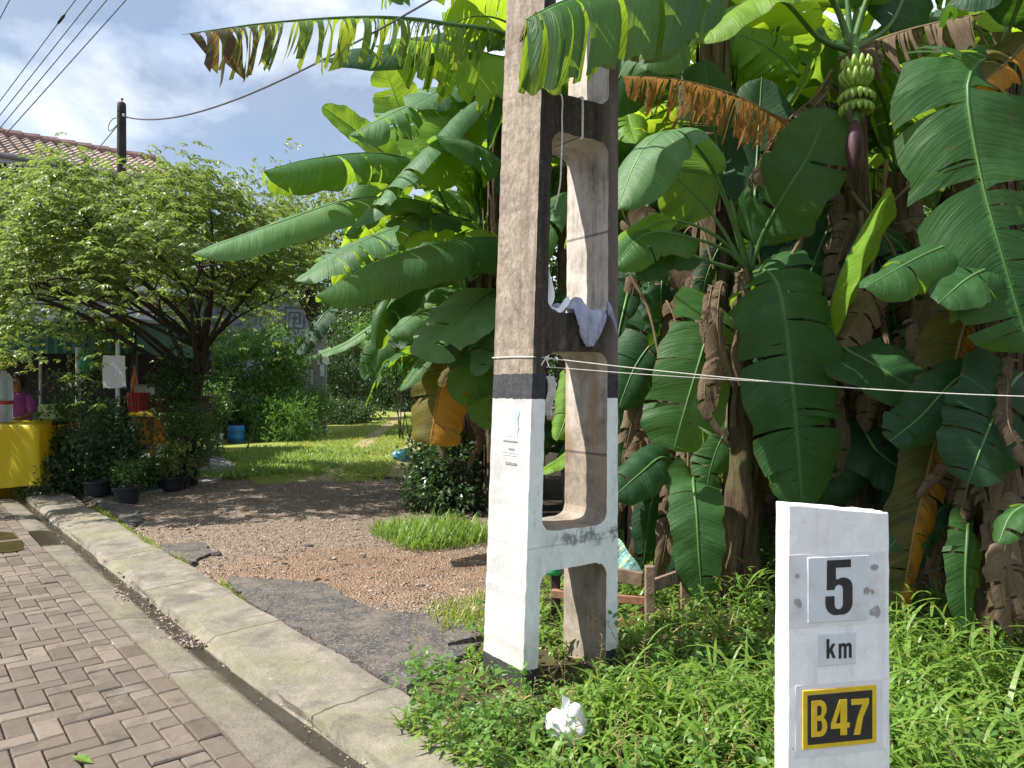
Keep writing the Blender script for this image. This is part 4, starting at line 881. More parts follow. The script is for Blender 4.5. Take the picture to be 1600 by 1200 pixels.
mb = MB(); c = P(1335, 268, 4.72); hgt_ = .30
mb.lathe([(.004, 0), (.024, .03), (.048, .09), (.054, .15), (.046, .22), (.030, .27), (.016, .31)], c, 14, wob=.05)
t = NT('purple_bud'); z = t.noise(t.mapv(t.obj(), (1, 1, .3)), 20, 4)
mb.build('flower_bud', t.done(t.bsdf(t.ramp(z, [(.3, (.030, .014, .019)), (.7, (.095, .042, .048))]), .55, .3)), B1, smooth=True)

b4 = Vector((2.72, 4.25, 0)); B4 = plant('banana plant at the right edge with a huge dark torn leaf hanging down', b4, P(1560, 90, 4.4), .115, GRP, 24, 12)
LF(B4, 'ban', [(1590, 70, 4.4), (1550, 85, 4.15), (1512, 130, 4.0), (1530, 265, 3.95), (1570, 415, 3.9), (1612, 555, 3.9)], .76, (-.12, -1, .18), pf=.20, a0=.05, droop=.35, tears=16, gap=.075, seed=2, r0=.012, tip=3.5, rag=.12, jag=.04)
LF(B4, 'ban', [(1580, 330, 4.3), (1530, 362, 4.1), (1440, 400, 3.95), (1350, 450, 3.85)], .44, (-.1, -.65, .8), pf=.06, a0=.15, droop=.8, grav=.1, tears=3, gap=.03, seed=3)
LF(B4, 'ban', [(1640, 400, 4.2), (1590, 405, 4.0), (1520, 430, 3.9), (1465, 475, 3.85)], .34, (-.1, -.8, .6), pf=.06, a0=.1, droop=.5, tears=3, seed=31)
LF(B4, 'banorange', [(1560, 470, 4.55), (1515, 490, 4.45), (1480, 620, 4.4), (1440, 780, 4.35), (1405, 965, 4.3)], .44, (.05, -1, .1), pf=.05, a0=.05, droop=.5, tears=13, gap=.05, seed=4, rib='ribdry', rag=.18, tip=3, jag=.06, wave=.12)
LF(B4, 'bandark', [(1600, 580, 4.3), (1580, 600, 4.1), (1545, 670, 4.0), (1512, 755, 3.95)], .50, (.1, -.9, .4), pf=.05, a0=.1, droop=.3, tears=3, seed=5)
LF(B4, 'bandark', [(1580, 560, 4.5), (1500, 590, 4.3), (1440, 650, 4.25), (1390, 690, 4.2)], .34, (0, -.8, .6), pf=.05, tears=2, seed=51)
LF(B4, 'ban', [(1512, 815, 4.4), (1512, 825, 4.2), (1508, 900, 4.12), (1510, 992, 4.1)], .225, (.05, -1, .1), pf=.03, a0=.1, droop=.4, tears=4, gap=.03, seed=6)
LF(B4, 'ban', [(1475, 770, 4.7), (1458, 782, 4.5), (1420, 820, 4.4), (1385, 862, 4.35)], .30, (-.1, -.8, .6), pf=.05, a0=.1, droop=.4, tears=1, seed=7)
LF(B4, 'banorange', [(1640, 40, 4.2), (1600, 70, 4.1), (1570, 100, 4.05), (1520, 140, 4.0)], .30, (.1, -.9, .4), pf=.05, tears=5, gap=.12, jag=.3, seed=8, rib='ribdry')
LF(B4, 'ban', [(1640, 800, 3.9), (1610, 790, 3.75), (1580, 805, 3.7), (1560, 850, 3.65)], .2, UP, tears=1, seed=9)
LF(B4, 'bandark', [(1560, 90, 4.4), (1600, -30, 4.2), (1560, -60, 4.0), (1480, 10, 3.9)], .6, UP, tears=6, grav=.4, seed=91)
LF(B4, 'banlime', [(1560, 90, 4.4), (1620, -80, 4.6), (1700, -160, 4.8)], .6, UP, tears=6, seed=92)
for k in range(16): dead_hang(B4, P(1520+rng.uniform(0, 90), 520+rng.uniform(0, 330), 4.15+rng.uniform(0, .2)), rng.uniform(.35, .8), 160+k, rng.uniform(.10, .22))

b5 = Vector((2.58, 4.95, 0)); B5 = plant('dark stemmed banana plant behind the stone with a heap of rotten leaves at its foot', b5, P(1450, 470, 5.0), .14, GRP, 25, 14)
fill_leaves(B5, P(1450, 470, 5.0), 4, 1.2, 27, .4, (.2, 2.8), ('bandark', 'ban'))
for k in range(16): dead_hang(B5, P(1400+rng.uniform(0, 90), 520+rng.uniform(0, 380), 4.85), rng.uniform(.35, .8), 180+k, rng.uniform(.10, .24))
for k, (x, y) in enumerate(((1430, 1020), (1465, 1040), (1400, 1010), (1510, 1040))):
    a = P(x, y, 4.5); banana_leaf(B5, M['bandry'], [a+Vector((-.22, .1, .12)), a+Vector((0, 0, .16)), a+Vector((.18, -.1, .02)), a+Vector((.3, -.1, -.12))], .2, UP, .05, .3, 1.6, .3, 6, .4, .1, seed=300+k, rib='ribdry', name='dry_leaf', wave=.3)
b6 = Vector((1.08, 6.4, 0)); B6 = plant('ragged banana plant close behind the right leg of the pole', b6, P(1010, 330, 6.4), .13, GRP, 26, 14)
fill_leaves(B6, P(1010, 330, 6.4), 6, 1.7, 29, .5, (-.4, 3.4), ('bandark', 'ban', 'banlime'))
LF(B6, 'banlime', [(905, 560, 6.5), (893, 600, 6.4), (885, 650, 6.3), (870, 690, 6.2)], .26, CAM, pf=.05, tears=1, seed=2)
LF(B6, 'banlime', [(930, 700, 6.5), (900, 702, 6.3), (870, 722, 6.2), (835, 740, 6.1)], .26, UP, pf=.05, tears=1, seed=3)
LF(B6, 'bandark', [(985, 450, 6.2), (978, 470, 5.9), (962, 560, 5.8), (970, 680, 5.8)], .4, CAM, pf=.05, tears=2, seed=4)
for k in range(14): dead_hang(B6, P(965+rng.uniform(0, 95), 400+rng.uniform(0, 360), 6.1+rng.uniform(0, .3)), rng.uniform(.5, 1.0), 210+k, rng.uniform(.12, .28))
b7 = Vector((3.25, 3.75, 0)); B7 = plant('banana plant just past the right edge of the view, end of the string', b7, (3.2, 3.8, 3.4), .12, GRP, 27, 6)
fill_leaves(B7, (3.2, 3.8, 3.4), 5, 1.6, 31, .55, (-.6, 1.8))
A4 = plant('banana plant with crowded lime leaves just behind the pole, over the orange leaf', (-.30, 10.3, 0), (-.42, 10.2, 3.6), .11, GRP, 61, 6)
fill_leaves(A4, (-.42, 10.2, 3.6), 11, 1.9, 63, .66, None, ('banlime', 'ban', 'banpale', 'ban', 'banlime'), (.1, 1.3))
fill_leaves(A4, (-.42, 10.2, 2.4), 7, 1.6, 64, .6, (2.2, 5.6), ('ban', 'banlime', 'banpale'), (-.2, .9))
A5 = plant('short banana plant with drooping leaves low behind the orange leaf', (-.75, 10.9, 0), (-.85, 10.8, 1.9), .11, GRP, 65, 6)
fill_leaves(A5, (-.85, 10.8, 1.9), 9, 1.4, 66, .55, None, ('ban', 'bandark', 'banpale', 'ban'), (.0, 1.1))
for T, x0, x1, y0, y1, d, n in ((B2, 1120, 1320, 520, 860, 5.25, 12), (B3, 985, 1160, 380, 860, 5.75, 14), (B6, 960, 1080, 330, 820, 6.2, 10), (B1, 1230, 1420, 300, 860, 5.35, 14), (B5, 1380, 1560, 420, 900, 4.95, 12), (B4, 1490, 1620, 380, 820, 4.3, 6)):
    for k in range(n):      # torn half-hidden blades between the big ones
        x, y = rng.uniform(x0, x1), rng.uniform(y0, y1); a = P(x, y, d+rng.uniform(0, .35)); w = rng.uniform(-1, 1); L = rng.uniform(.5, 1.0)
        banana_leaf(T, M[('bandark', 'ban', 'bandark', 'bandry', 'bandark')[k % 5]], [a, a+Vector((w*.15, -.08, .10)), a+Vector((w*.38, -.12, .02-L*.25)), a+Vector((w*.5, -.10, -L*.75))], rng.uniform(.22, .42), (rng.uniform(-.4, .4), -1, .4), .06, .2, rng.uniform(.4, .9), rng.uniform(0, .3), int(rng.integers(4, 16)), .2, .08, rng.uniform(-.5, .5), seed=900+k, name='leaf' if k % 5 != 3 else 'dry_leaf', rib='rib' if k % 5 != 3 else 'ribdry', r0=.009, jag=.08)
for T, x0, x1, y0, y1, d, n in ((B3, 1010, 1180, 330, 620, 5.75, 8), (B1, 1290, 1420, 230, 600, 5.3, 10), (B5, 1400, 1560, 500, 820, 4.9, 10), (B6, 970, 1060, 320, 600, 6.15, 8)):
    for k in range(n): dead_hang(T, P(rng.uniform(x0, x1), rng.uniform(y0, y1), d+rng.uniform(-.05, .2)), rng.uniform(.5, 1.2), 400+k, rng.uniform(.08, .3))
# --- the thicket behind
BG = 'banana plants deep in the thicket'
spots = [(-.1, 9.6, 3.3), (.7, 8.4, 3.9), (1.5, 7.6, 3.1), (2.3, 7.0, 4.2), (3.2, 6.4, 3.3), (4.1, 5.8, 4.0), (.3, 10.8, 4.6), (1.6, 9.6, 4.8), (3.0, 8.6, 4.6), (4.3, 7.6, 4.4), (5.3, 6.4, 3.6), (2.6, 10.5, 3.9), (4.6, 9.6, 4.4), (6.0, 8.4, 4.4), (-.6, 12.2, 3.6), (1.2, 12.0, 3.9), (3.4, 11.8, 4.8), (5.6, 11.0, 4.9)]
for k, (x, y, z) in enumerate(spots):
    T = plant('dark banana plant deep in the thicket behind the front row', (x, y, 0), (x+random.uniform(-.15, .15), y, z), .11, BG, 50+k, 5)
    mats = ('ban', 'bandark', 'banlime', 'ban', 'banlime')
    fill_leaves(T, (x, y, z), 8, 2.0, 500+k, .62, None, mats, (.1, 1.25))
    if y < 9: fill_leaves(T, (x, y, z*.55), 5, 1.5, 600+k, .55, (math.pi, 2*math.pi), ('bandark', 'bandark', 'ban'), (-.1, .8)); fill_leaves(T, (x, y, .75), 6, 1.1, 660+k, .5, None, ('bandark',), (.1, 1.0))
    for j in range(3): dead_hang(T, Vector((x+random.uniform(-.2, .2), y-.15, z*random.uniform(.4, .9))), random.uniform(.5, 1.1), 700+k*5+j, .25)
# ------------------------------------------------------------------ tree, shrubs, grass
def leaves_np(mb, pos, dirs, nor, ln, wd, fold=.25, mi=0):
    """many small leaves, each two folded faces"""
    pos, dirs, nor = v3(pos), nrm(v3(dirs)), v3(nor); n = len(pos)
    side = nrm(np.cross(dirs, nor)); nor = np.cross(side, dirs)
    ln = np.broadcast_to(np.asarray(ln), (n,))[:, None]; wd = np.broadcast_to(np.asarray(wd), (n,))[:, None]
    V = np.stack([pos, pos+dirs*ln*.45+side*wd*.5+nor*wd*fold, pos+dirs*ln-nor*ln*.10, pos+dirs*ln*.45-side*wd*.5+nor*wd*fold, pos+dirs*ln*.5], 1).reshape(-1, 3)
    i = np.arange(n)*5
    fs = np.concatenate([np.stack([i, i+1, i+4], 1), np.stack([i+1, i+2, i+4], 1), np.stack([i, i+4, i+3], 1), np.stack([i+4, i+2, i+3], 1)]).tolist()
    mb.add(V, fs, mi)
def randdir(n, up=0.0):
    d = rng.normal(size=(n, 3)); d[:, 2] += up; return nrm(d)
def shrub_mesh(c, rad, nclump, per, ln, wd, droop=.3, lump=.35, seed=0, shell=.55):
    """leaf sprays grouped in clumps through an uneven volume"""
    r = np.random.default_rng(seed); mb = MB(); c = v3(c); rad = v3(rad)
    d = nrm(r.normal(size=(nclump, 3))); k = 1+lump*np.sin(d[:, 0]*4.1+seed)*np.sin(d[:, 1]*3.7+seed*2)+lump*.6*np.sin(d[:, 2]*6+seed)
    rr = (shell+(1-shell)*r.random(nclump)**.6)*k; C = c+d*rad*rr[:, None]; C[:, 2] = np.maximum(C[:, 2], .03)
    cp = np.repeat(C, per, 0); n = len(cp); out = np.repeat(d, per, 0)
    sp = r.normal(size=(n, 3))*.055*max(ln/.07, .7)
    dr = nrm(out*.8+r.normal(size=(n, 3))*.75+np.array([0, 0, .1-droop])); nr = nrm(r.normal(size=(n, 3))*.6+np.array([0, 0, 1.]))
    leaves_np(mb, cp+sp, dr, nr, ln*r.uniform(.6, 1.2, n), wd*r.uniform(.7, 1.2, n))
    return mb
M['bark'] = flat('dark_bark', (.055, .045, .036), .9, .15, .45, 9, .6)
M['treeleaf'] = leafmat('tree_leaf', (.070, .108, .024), (.185, .245, .072), (.32, .44, .06), .38, .4, 1.3)
M['bushlime'] = leafmat('bush_leaf_bright', (.050, .115, .022), (.12, .23, .05), (.22, .42, .04), .4, .42, 1.6)
M['bushdark'] = leafmat('bush_leaf_dark', (.018, .042, .014), (.05, .095, .03), (.10, .2, .03), .3, .4, 2.0)
M['bushmid'] = leafmat('bush_leaf_mid', (.030, .072, .018), (.085, .15, .04), (.16, .3, .04), .35, .42, 1.8)
M['potleaf'] = leafmat('pot_leaf', (.022, .050, .022), (.065, .11, .050), (.12, .22, .04), .3, .32, 3.0)
def tree():
    base = Vector((-5.5, 13.0, 0)); fork = Vector((-5.05, 12.6, 2.1)); T = thing('umbrella_tree', 'spreading small leaved tree with a wide flat crown and dark crooked trunk over the stall', 'tree', base)
    mb = MB(); rs = random.Random(9)
    mb.tube(crspline([base-Vector((0, 0, .1)), base+Vector((.12, 0, .7)), base+Vector((.15, -.1, 1.4)), fork], 16), [.17-.05*k/15 for k in range(16)], 12)
    mb.build('trunk', M['bark'], T, smooth=True)
    C = Vector((-5.75, 11.4, 0)); tips = []
    for k in range(20):
        a = k*2.399+rs.uniform(-.2, .2); r = (.35+.6*((k+.5)/20)**.5); x, y = C.x+3.0*r*math.cos(a), C.y+2.9*r*math.sin(a)
        tips.append(Vector((x, y, 2.65+1.6*(1-r*r)**.6-.1-.4*max(0, -(x-C.x)/3.3))))
    for k, tp in enumerate(tips):
        s = fork if k % 3 else base.lerp(fork, .72)
        mid = s.lerp(tp, .5)+Vector((rs.uniform(-.25, .25), rs.uniform(-.25, .25), .22+rs.uniform(-.2, .25)))
        b = MB(); L = crspline([s, s.lerp(mid, .5)+Vector((rs.uniform(-.08, .08), rs.uniform(-.08, .08), .05)), mid, mid.lerp(tp, .55)+Vector((rs.uniform(-.12, .12), rs.uniform(-.12, .12), .05)), tp], 18)
        r0 = rs.uniform(.028, .052); b.tube(L, [r0*(1-.85*i/17) for i in range(18)], 7)
        for q in (8, 10, 12, 14, 16):
            a_ = Vector(L[q]); e = a_+Vector((rs.uniform(-.7, .7), rs.uniform(-.7, .7), rs.uniform(-.05, .5)))
            b.tube(crspline([a_, a_.lerp(e, .5)+Vector((0, 0, .08)), e], 6), [.018-.0028*i for i in range(6)], 5)
        b.build('branch', M['bark'], T, smooth=True)
    r = np.random.default_rng(12); n = 12500
    a = r.uniform(0, 2*np.pi, n); q = np.sqrt(r.random(n))*1.0
    lob = 1+.12*np.sin(a*5+1)+.09*np.sin(a*11)
    x = C.x+3.35*q*lob*np.cos(a); y = C.y+3.1*q*lob*np.sin(a)
    dome = 2.62+2.22*np.sqrt(np.maximum(0, 1-q**2.2))+.14*np.sin(x*3.1+y*2)+.12*np.sin(y*4.2-x*1.7)
    dome = dome-.50*np.maximum(0, -(x-C.x)/3.3)-.6*np.maximum(0, -(y-C.y)/3.1)*q-.12
    depth = r.random(n)**1.25*(1.05+.5*(1-q)); z = dome-depth
    ou = r.random(n) < .05; z = np.where(ou, dome+r.random(n)*.32, z)
    g = np.sin(x*2.3+1.1)*np.sin(y*2.0+z*1.9)+.5*np.sin(x*5.1+z*4.)*np.sin(y*4.7)+r.normal(size=n)*.30
    low = z < 3.4; keep = (g > -.55)*~((x > -5.6)*(z < 3.0)*(r.random(n) < .6))*~((x > -4.4)*(z < 3.15)*(r.random(n) < .9))
    x, y, z = x[keep], y[keep], z[keep]; n = len(x); per = 9
    cp = np.repeat(np.stack([x, y, z], 1), per, 0); m = len(cp)
    ax = np.repeat(nrm(np.stack([np.cos(a[keep])+r.normal(size=n)*.7, np.sin(a[keep])+r.normal(size=n)*.7, r.normal(size=n)*.25-.05], 1)), per, 0)
    k = np.tile(np.arange(per), n); t = (k//2)/(per/2); sd = np.where(k % 2, 1., -1.)[:, None]
    lat = nrm(np.cross(ax, np.array([0, 0, 1.])))
    pos = cp+ax*(t*.17)[:, None]-np.array([0, 0, 1.])*(t*t*.04)[:, None]
    dr = nrm(ax*.55+lat*sd*.9+np.array([0, 0, -.42])+r.normal(size=(m, 3))*.18)
    mb = MB(); leaves_np(mb, pos, dr, nrm(np.array([0, 0, 1.])+r.normal(size=(m, 3))*.3), .085*r.uniform(.7, 1.25, m), .042*r.uniform(.8, 1.2, m), .2)
    mb.build('crown', M['treeleaf'], T)
tree()
def bush(label, c, rad, n, per, ln, wd, mat, seed, group=None, stems=5, name='shrub', cat='shrub', **kw):
    T = thing(name, label, cat, (c[0], c[1], 0), group)
    shrub_mesh(c, rad, n, per, ln, wd, seed=seed, **kw).build('foliage', M[mat], T)
    rs = random.Random(seed); mb = MB()
    for k in range(stems):
        e = Vector((c[0]+rs.uniform(-.6, .6)*rad[0], c[1]+rs.uniform(-.6, .6)*rad[1], c[2]+rs.uniform(-.2, .5)*rad[2]))
        b = Vector((c[0]+rs.uniform(-.2, .2)*rad[0], c[1]+rs.uniform(-.2, .2)*rad[1], -.02)); mb.tube(crspline([b, b.lerp(e, .5)+Vector((rs.uniform(-.1, .1), 0, .1)), e], 8), [.03*max(.5, rad[2]/1.5)*(1-.1*i) for i in range(8)], 6)
    mb.build('stems', M['bark'], T, smooth=True); return T
bush('big bright feathery bush beside the track, right of the dark tree trunk', (-7.6, 22.2, 1.35), (1.85, 1.4, 1.5), 1300, 16, .15, .06, 'bushlime', 3, droop=.35)
bush('low grassy mound of weeds at the foot of the bright bush', (-6.3, 21.0, .35), (.9, .8, .75), 330, 14, .16, .03, 'bushlime', 4, stems=2, droop=-.1)
bush('dark green thicket of creepers where the track turns', (-7.3, 34, 1.9), (1.7, 1.6, 2.3), 700, 14, .15, .08, 'bushdark', 5)
bush('low dark ground creepers left of the grassy track', (-6.8, 30, .35), (1.3, 1.2, .6), 350, 14, .13, .07, 'bushdark', 6, stems=2)
bush('pale leafy shrub in sun at the end of the track, under the banana leaves', (-2.9, 21, 2.9), (1.0, .9, .9), 300, 14, .17, .08, 'bushlime', 7)
bush('dense dark bush at the far end of the track', (-5.6, 44, 2.8), (3.2, 2.0, 3.2), 800, 14, .2, .11, 'bushdark', 8)
bush('dark leafy bush under the banana plants, right of the lane', (-.78, 9.6, .40), (.50, .5, .55), 330, 14, .085, .05, 'potleaf', 10)
bush('sunny low weeds beside the track, in front of the orange leaf', (-1.25, 13.0, .15), (.40, .5, .30), 130, 14, .11, .05, 'bushlime', 11, stems=2)
bush('shaggy dark shrub in the shade left of the blue drum', (-6.15, 14.6, .9), (.65, .6, .9), 230, 14, .10, .045, 'bushmid', 12)
# trees behind
def bigtree(label, base, h, rad, n, per, ln, wd, mat, seed, lump=.35):
    T = thing('broadleaf_tree', label, 'tree', base); rs = random.Random(seed); b = Vector(base); top = b+Vector((rs.uniform(-.3, .3), 0, h))
    mb = MB(); mb.tube(crspline([b-Vector((0, 0, .1)), b.lerp(top, .4)+Vector((.15, 0, 0)), b.lerp(top, .75), top], 14), [.22-.013*i for i in range(14)], 10)
    for k in range(16):
        s = b.lerp(top, rs.uniform(.45, .95)); d = Vector((rs.gauss(0, 1), rs.gauss(0, 1), rs.uniform(.0, .9))).normalized(); e = Vector((top.x+d.x*rad[0]*.85, top.y+d.y*rad[1]*.85, top.z+d.z*rad[2]*.8-.1))
        mb.tube(crspline([s, s.lerp(e, .5)+Vector((0, 0, .15)), e], 8), [.07-.008*i for i in range(8)], 6)
    mb.build('trunk', M['bark'], T, smooth=True)
    shrub_mesh((top.x, top.y, top.z), rad, n, per, ln, wd, seed=seed, lump=lump, shell=.3).build('crown', M[mat], T)
bigtree('pale airy tree rising behind the umbrella crown, left of the banana leaves', (-6.0, 24, 0), 6.2, (2.6, 2.2, 2.6), 420, 14, .20, .09, 'treeleaf', 31)
bigtree('dark tree behind the lane, between the far bush and the banana plants', (-1.5, 30, 0), 5.0, (3.2, 2.6, 3.4), 800, 14, .26, .13, 'bushdark', 32)
mb = shrub_mesh((-11, 56, 3.0), (16, 3, 4.6), 3000, 14, .42, .22, seed=71, lump=.25, shell=.2); tag(mb.build('far_wood', M['bushdark']), 'dark mass of far trees closing the view behind the track', 'trees', kind='stuff')
bigtree('dark tree closing the view at the far end of the track', (-6.2, 47, 0), 6.5, (4.5, 3, 4.5), 900, 14, .36, .18, 'bushdark', 35)
bigtree('broad dark tree behind the banana thicket', (4.5, 17, 0), 4.6, (5.0, 2.4, 3.6), 1300, 15, .26, .14, 'bushdark', 33)
bigtree('tall mid green tree behind the far right of the thicket', (10.5, 15, 0), 4.6, (4.0, 2.4, 3.6), 900, 15, .26, .14, 'bushmid', 34)
# grass -----------------------------------------------------------
def blades(mb, root, az, ln, wd, lean, seg=4, up0=1.3):
    """arching blades: root positions, compass, length, width, how far they bend over"""
    n = len(root); root = v3(root); h = np.stack([np.cos(az), np.sin(az), 0*az], 1); s = np.stack([-np.sin(az), np.cos(az), 0*az], 1)
    V = np.zeros((n, seg+1, 2, 3)); p = root.copy()
    for j in range(seg+1):
        t = j/seg; e = up0-lean*t*1.6
        if j: p = p+(h*np.cos(e)[:, None]+np.array([0, 0, 1.])*np.sin(e)[:, None])*(ln/seg)[:, None]
        w = (wd*(.25+1.05*np.sin(np.pi*min(1, t*.85+.12)))*(1 if j < seg else .04))[:, None]*.5
        V[:, j, 0] = p-s*w; V[:, j, 1] = p+s*w+np.array([0, 0, 1.])*w*.25
    i = (np.arange(n)*(seg+1)*2)[:, None]; fs = []
    for j in range(seg): fs.append(np.concatenate([i+2*j, i+2*j+1, i+2*j+3, i+2*j+2], 1))
    mb.add(V.reshape(-1, 3), np.concatenate(fs).tolist())
def grassmat(name, a, b, tr):
    t = NT(name); p = t.pos(); n = t.noise(p, 1.7, 4, .6); w = t.vor(p, 55, 'F1', 'Color'); x = t.sep(w)[0]
    f = t.math('ADD', t.math('MULTIPLY', n, .75), t.math('MULTIPLY', x, .4))
    c = t.ramp(f, [(.3, a), (.85, b)]); s = t.ramp(t.sep(w)[1], [(.9, 0.), (.95, .7)])
    c = t.mix(s, c, (.26, .22, .07)); ct = t.mix(.35, tr, c)
    return t.done(t.n('MixShader', {0: .4, 1: t.bsdf(c, .42, .4), 2: t.n('BsdfTranslucent', {0: ct}).outputs[0]}).outputs[0])
M['grass'] = grassmat('broad_grass', (.075, .155, .025), (.19, .31, .055), (.36, .54, .05))
M['turf'] = grassmat('short_turf', (.14, .20, .03), (.28, .34, .06), (.42, .52, .07))
def in_verge(x, y):
    q = x*Q2.x+y*Q2.y
    if q < np.interp(y, [2, 3.1, 3.4, 3.75, 4], [1.7, 1.74, 1.74, 1.9, 1.98]): return False
    lx = np.interp(y, [0, 3.3, 3.9, 4.6, 5.2, 6.2, 8, 12], [-.35, -.50, -.50, -.18, .06, .30, .30, .2])
    return x > lx+.05*math.sin(y*9)
def verge():
    r = np.random.default_rng(77); pts = []
    # soil sheet and stems
    while len(pts) < 4700:
        y = 1.75+r.random()**1.25*6.0; x = r.uniform(-.6, min(5.2, .8*y+.6))
        if not in_verge(x, y): continue
        if math.hypot(x-.93, y-2.2) < .17: continue
        if math.hypot((x-.2)/1.6, (y-4.1)) < .17: continue
        pts.append((x, y))
    pts = np.array(pts); n = len(pts)
    edge = np.array([min(1., (x*Q2.x+y*Q2.y-1.98)/.5) if y < 4.2 else 1. for x, y in pts]).clip(.35, 1)*np.where((pts[:, 1] > 3.55)*(pts[:, 0] < 1.5), .52, 1.)
    edge = edge*np.clip(np.hypot(pts[:, 0]-.06, pts[:, 1]-3.82)/.75, .2, 1)
    hgt0 = r.uniform(.12, .38, n)*edge*(1+.45*np.sin(pts[:, 0]*4.1)*np.sin(pts[:, 1]*3.7)); az = r.uniform(0, 2*np.pi, n); tilt = r.uniform(.05, .75, n)
    mb = MB(); per = 8
    t = np.tile(np.linspace(.12, 1., per), n); R = lambda a: np.repeat(a, per)
    cx = R(pts[:, 0])+np.cos(R(az))*np.sin(R(tilt)*t)*R(hgt0)*t; cy = R(pts[:, 1])+np.sin(R(az))*np.sin(R(tilt)*t)*R(hgt0)*t; cz = np.cos(R(tilt)*t)*R(hgt0)*t
    N = n*per
    baz = np.tile(np.arange(per)*2.5, n)+R(az)+r.normal(size=N)*.5
    near = np.clip(3.0/R(pts[:, 1]), .7, 1.2)
    blades(mb, np.stack([cx, cy, cz], 1), baz, r.uniform(.10, .25, N)*(.75+.35*t)*np.where(R(pts[:, 1]) > 3.7, .75, 1)*R(np.clip(edge, .45, 1)), r.uniform(.007, .0155, N), r.uniform(.45, 1.25, N), 4, .95+.3*r.normal(size=N)*.6)
    st = np.stack([pts[:, 0], pts[:, 1], 0*pts[:, 0]-.01], 1)
    blades(mb, st, az, hgt0*1.05, np.full(n, .0045), tilt*.62, 4, np.pi/2-0*tilt)
    # long arching blades
    k = r.choice(n, 1700); blades(mb, np.stack([pts[k, 0], pts[k, 1], 0*k+.02], 1), r.uniform(0, 6.28, 1700), r.uniform(.28, .55, 1700)*edge[k], r.uniform(.010, .019, 1700), r.uniform(.5, 1.15, 1700), 7, 1.35+.15*r.normal(size=1700))
    tag(mb.build('verge_grass', M['grass']), 'long broad bladed grass on the verge round pole and stone', 'grass', kind='stuff')
    # broad-leaved weeds among it
    mb = MB(); sel = pts[(pts[:, 1] < 4.6)]; k = r.choice(len(sel), 260); C = np.stack([sel[k, 0], sel[k, 1], r.uniform(.08, .32, 260)], 1)
    k2 = np.array([p for p in [(x, y) for x, y in zip(r.uniform(-.5, .15, 3000), r.uniform(2.9, 4.0, 3000))] if in_verge(*p) and math.hypot(p[0]-.03, p[1]-3.85) > .36])[:60]
    C = np.concatenate([C, np.stack([k2[:, 0], k2[:, 1], r.uniform(.06, .27, len(k2))], 1)])
    cp = np.repeat(C, 9, 0)+r.normal(size=(len(C)*9, 3))*np.array([.03, .03, .025]); m = len(cp)
    leaves_np(mb, cp, nrm(r.normal(size=(m, 3))*np.array([1, 1, .3])), nrm(np.array([0, 0, 1.])+r.normal(size=(m, 3))*.45), r.uniform(.02, .055, m), r.uniform(.017, .034, m), .12)
    tag(mb.build('verge_weeds', M['bushlime']), 'small broad leaved weeds among the verge grass', 'weeds', kind='stuff')
    # seed heads
    mb = MB(); k = r.choice(n, 130)
    for i in k:
        if pts[i, 1] > 4.5: continue
        b = Vector((pts[i, 0], pts[i, 1], .1)); e = b+Vector((r.normal()*.05, r.normal()*.05, r.uniform(.22, .36))); mb.tube([b, b.lerp(e, .6), e], [.0015, .0013, .001], 4)
        for j in range(14):
            q = b.lerp(e, .6+.4*j/13); o = Vector((r.normal()*.012, r.normal()*.012, .008)); mb.tube([q, q+o], [.0022, .001], 4)
    tag(mb.build('seed_heads', flat('seed_heads', (.24, .19, .08), .9, .1)), 'reddish grass seed heads above the verge', 'grass', kind='stuff')
    # dead straw lying at the foot of the grass
    mb = MB(); S = np.array([p for p in zip(r.uniform(-.9, 5, 5000), r.uniform(2.2, 8, 5000)) if in_verge(*p)])[:1500]; m = len(S)
    blades(mb, np.stack([S[:, 0], S[:, 1], np.full(m, .012)], 1), r.uniform(0, 6.28, m), r.uniform(.08, .25, m), r.uniform(.005, .012, m), r.uniform(-.05, .2, m), 3, .25+0*S[:, 0])
    tag(mb.build('dead_straw', flat('straw', (.24, .18, .09), .9, .1, .4, 14)), 'dry straw under the verge grass', 'straw', kind='stuff')
    mb = MB(); k = r.choice(n, 520); blades(mb, np.stack([pts[k, 0], pts[k, 1], 0*k+.02], 1), r.uniform(0, 6.28, 520), r.uniform(.16, .42, 520)*edge[k], r.uniform(.004, .010, 520), r.uniform(.3, 1.3, 520), 5, 1.3+.2*r.normal(size=520))
    tag(mb.build('dry_blades', flat('dry_blade', (.30, .25, .12), .85, .1, .4, 9)), 'yellowed dry blades standing in the verge grass', 'grass', kind='stuff')
    g = MB(); nx, ny = 60, 70; V = []; ok = {}
    for j in range(ny):
        for i in range(nx):
            y = 1.4+7.*j/(ny-1); x = -1+8*i/(nx-1); V.append((x, y, hgt(x, y)+(.012 if in_verge(x, y) else -.16)))
    g.add(V, [(j*nx+i, j*nx+i+1, (j+1)*nx+i+1, (j+1)*nx+i) for j in range(ny-1) for i in range(nx-1)])
    tag(g.build('verge_soil', flat('verge_soil', (.055, .048, .022), .95, .1, .5, 5, .5), smooth=True), kind='structure')
verge()
def patchgrass(name, label, n, fn, l0, l1, w0, w1, mat, seed, lean=(.2, .8)):
    r = np.random.default_rng(seed); pts = []
    while len(pts) < n:
        p = fn(r)
        if p is not None: pts.append(p)
    pts = np.array(pts); mb = MB(); z = np.array([hgt(*p) for p in pts])-.005
    blades(mb, np.stack([pts[:, 0], pts[:, 1], z], 1), r.uniform(0, 6.28, n), r.uniform(l0, l1, n), r.uniform(w0, w1, n), r.uniform(*lean, n), 3, 1.35+.2*r.normal(size=n))
    tag(mb.build(name, M[mat]), label, 'grass', kind='stuff')
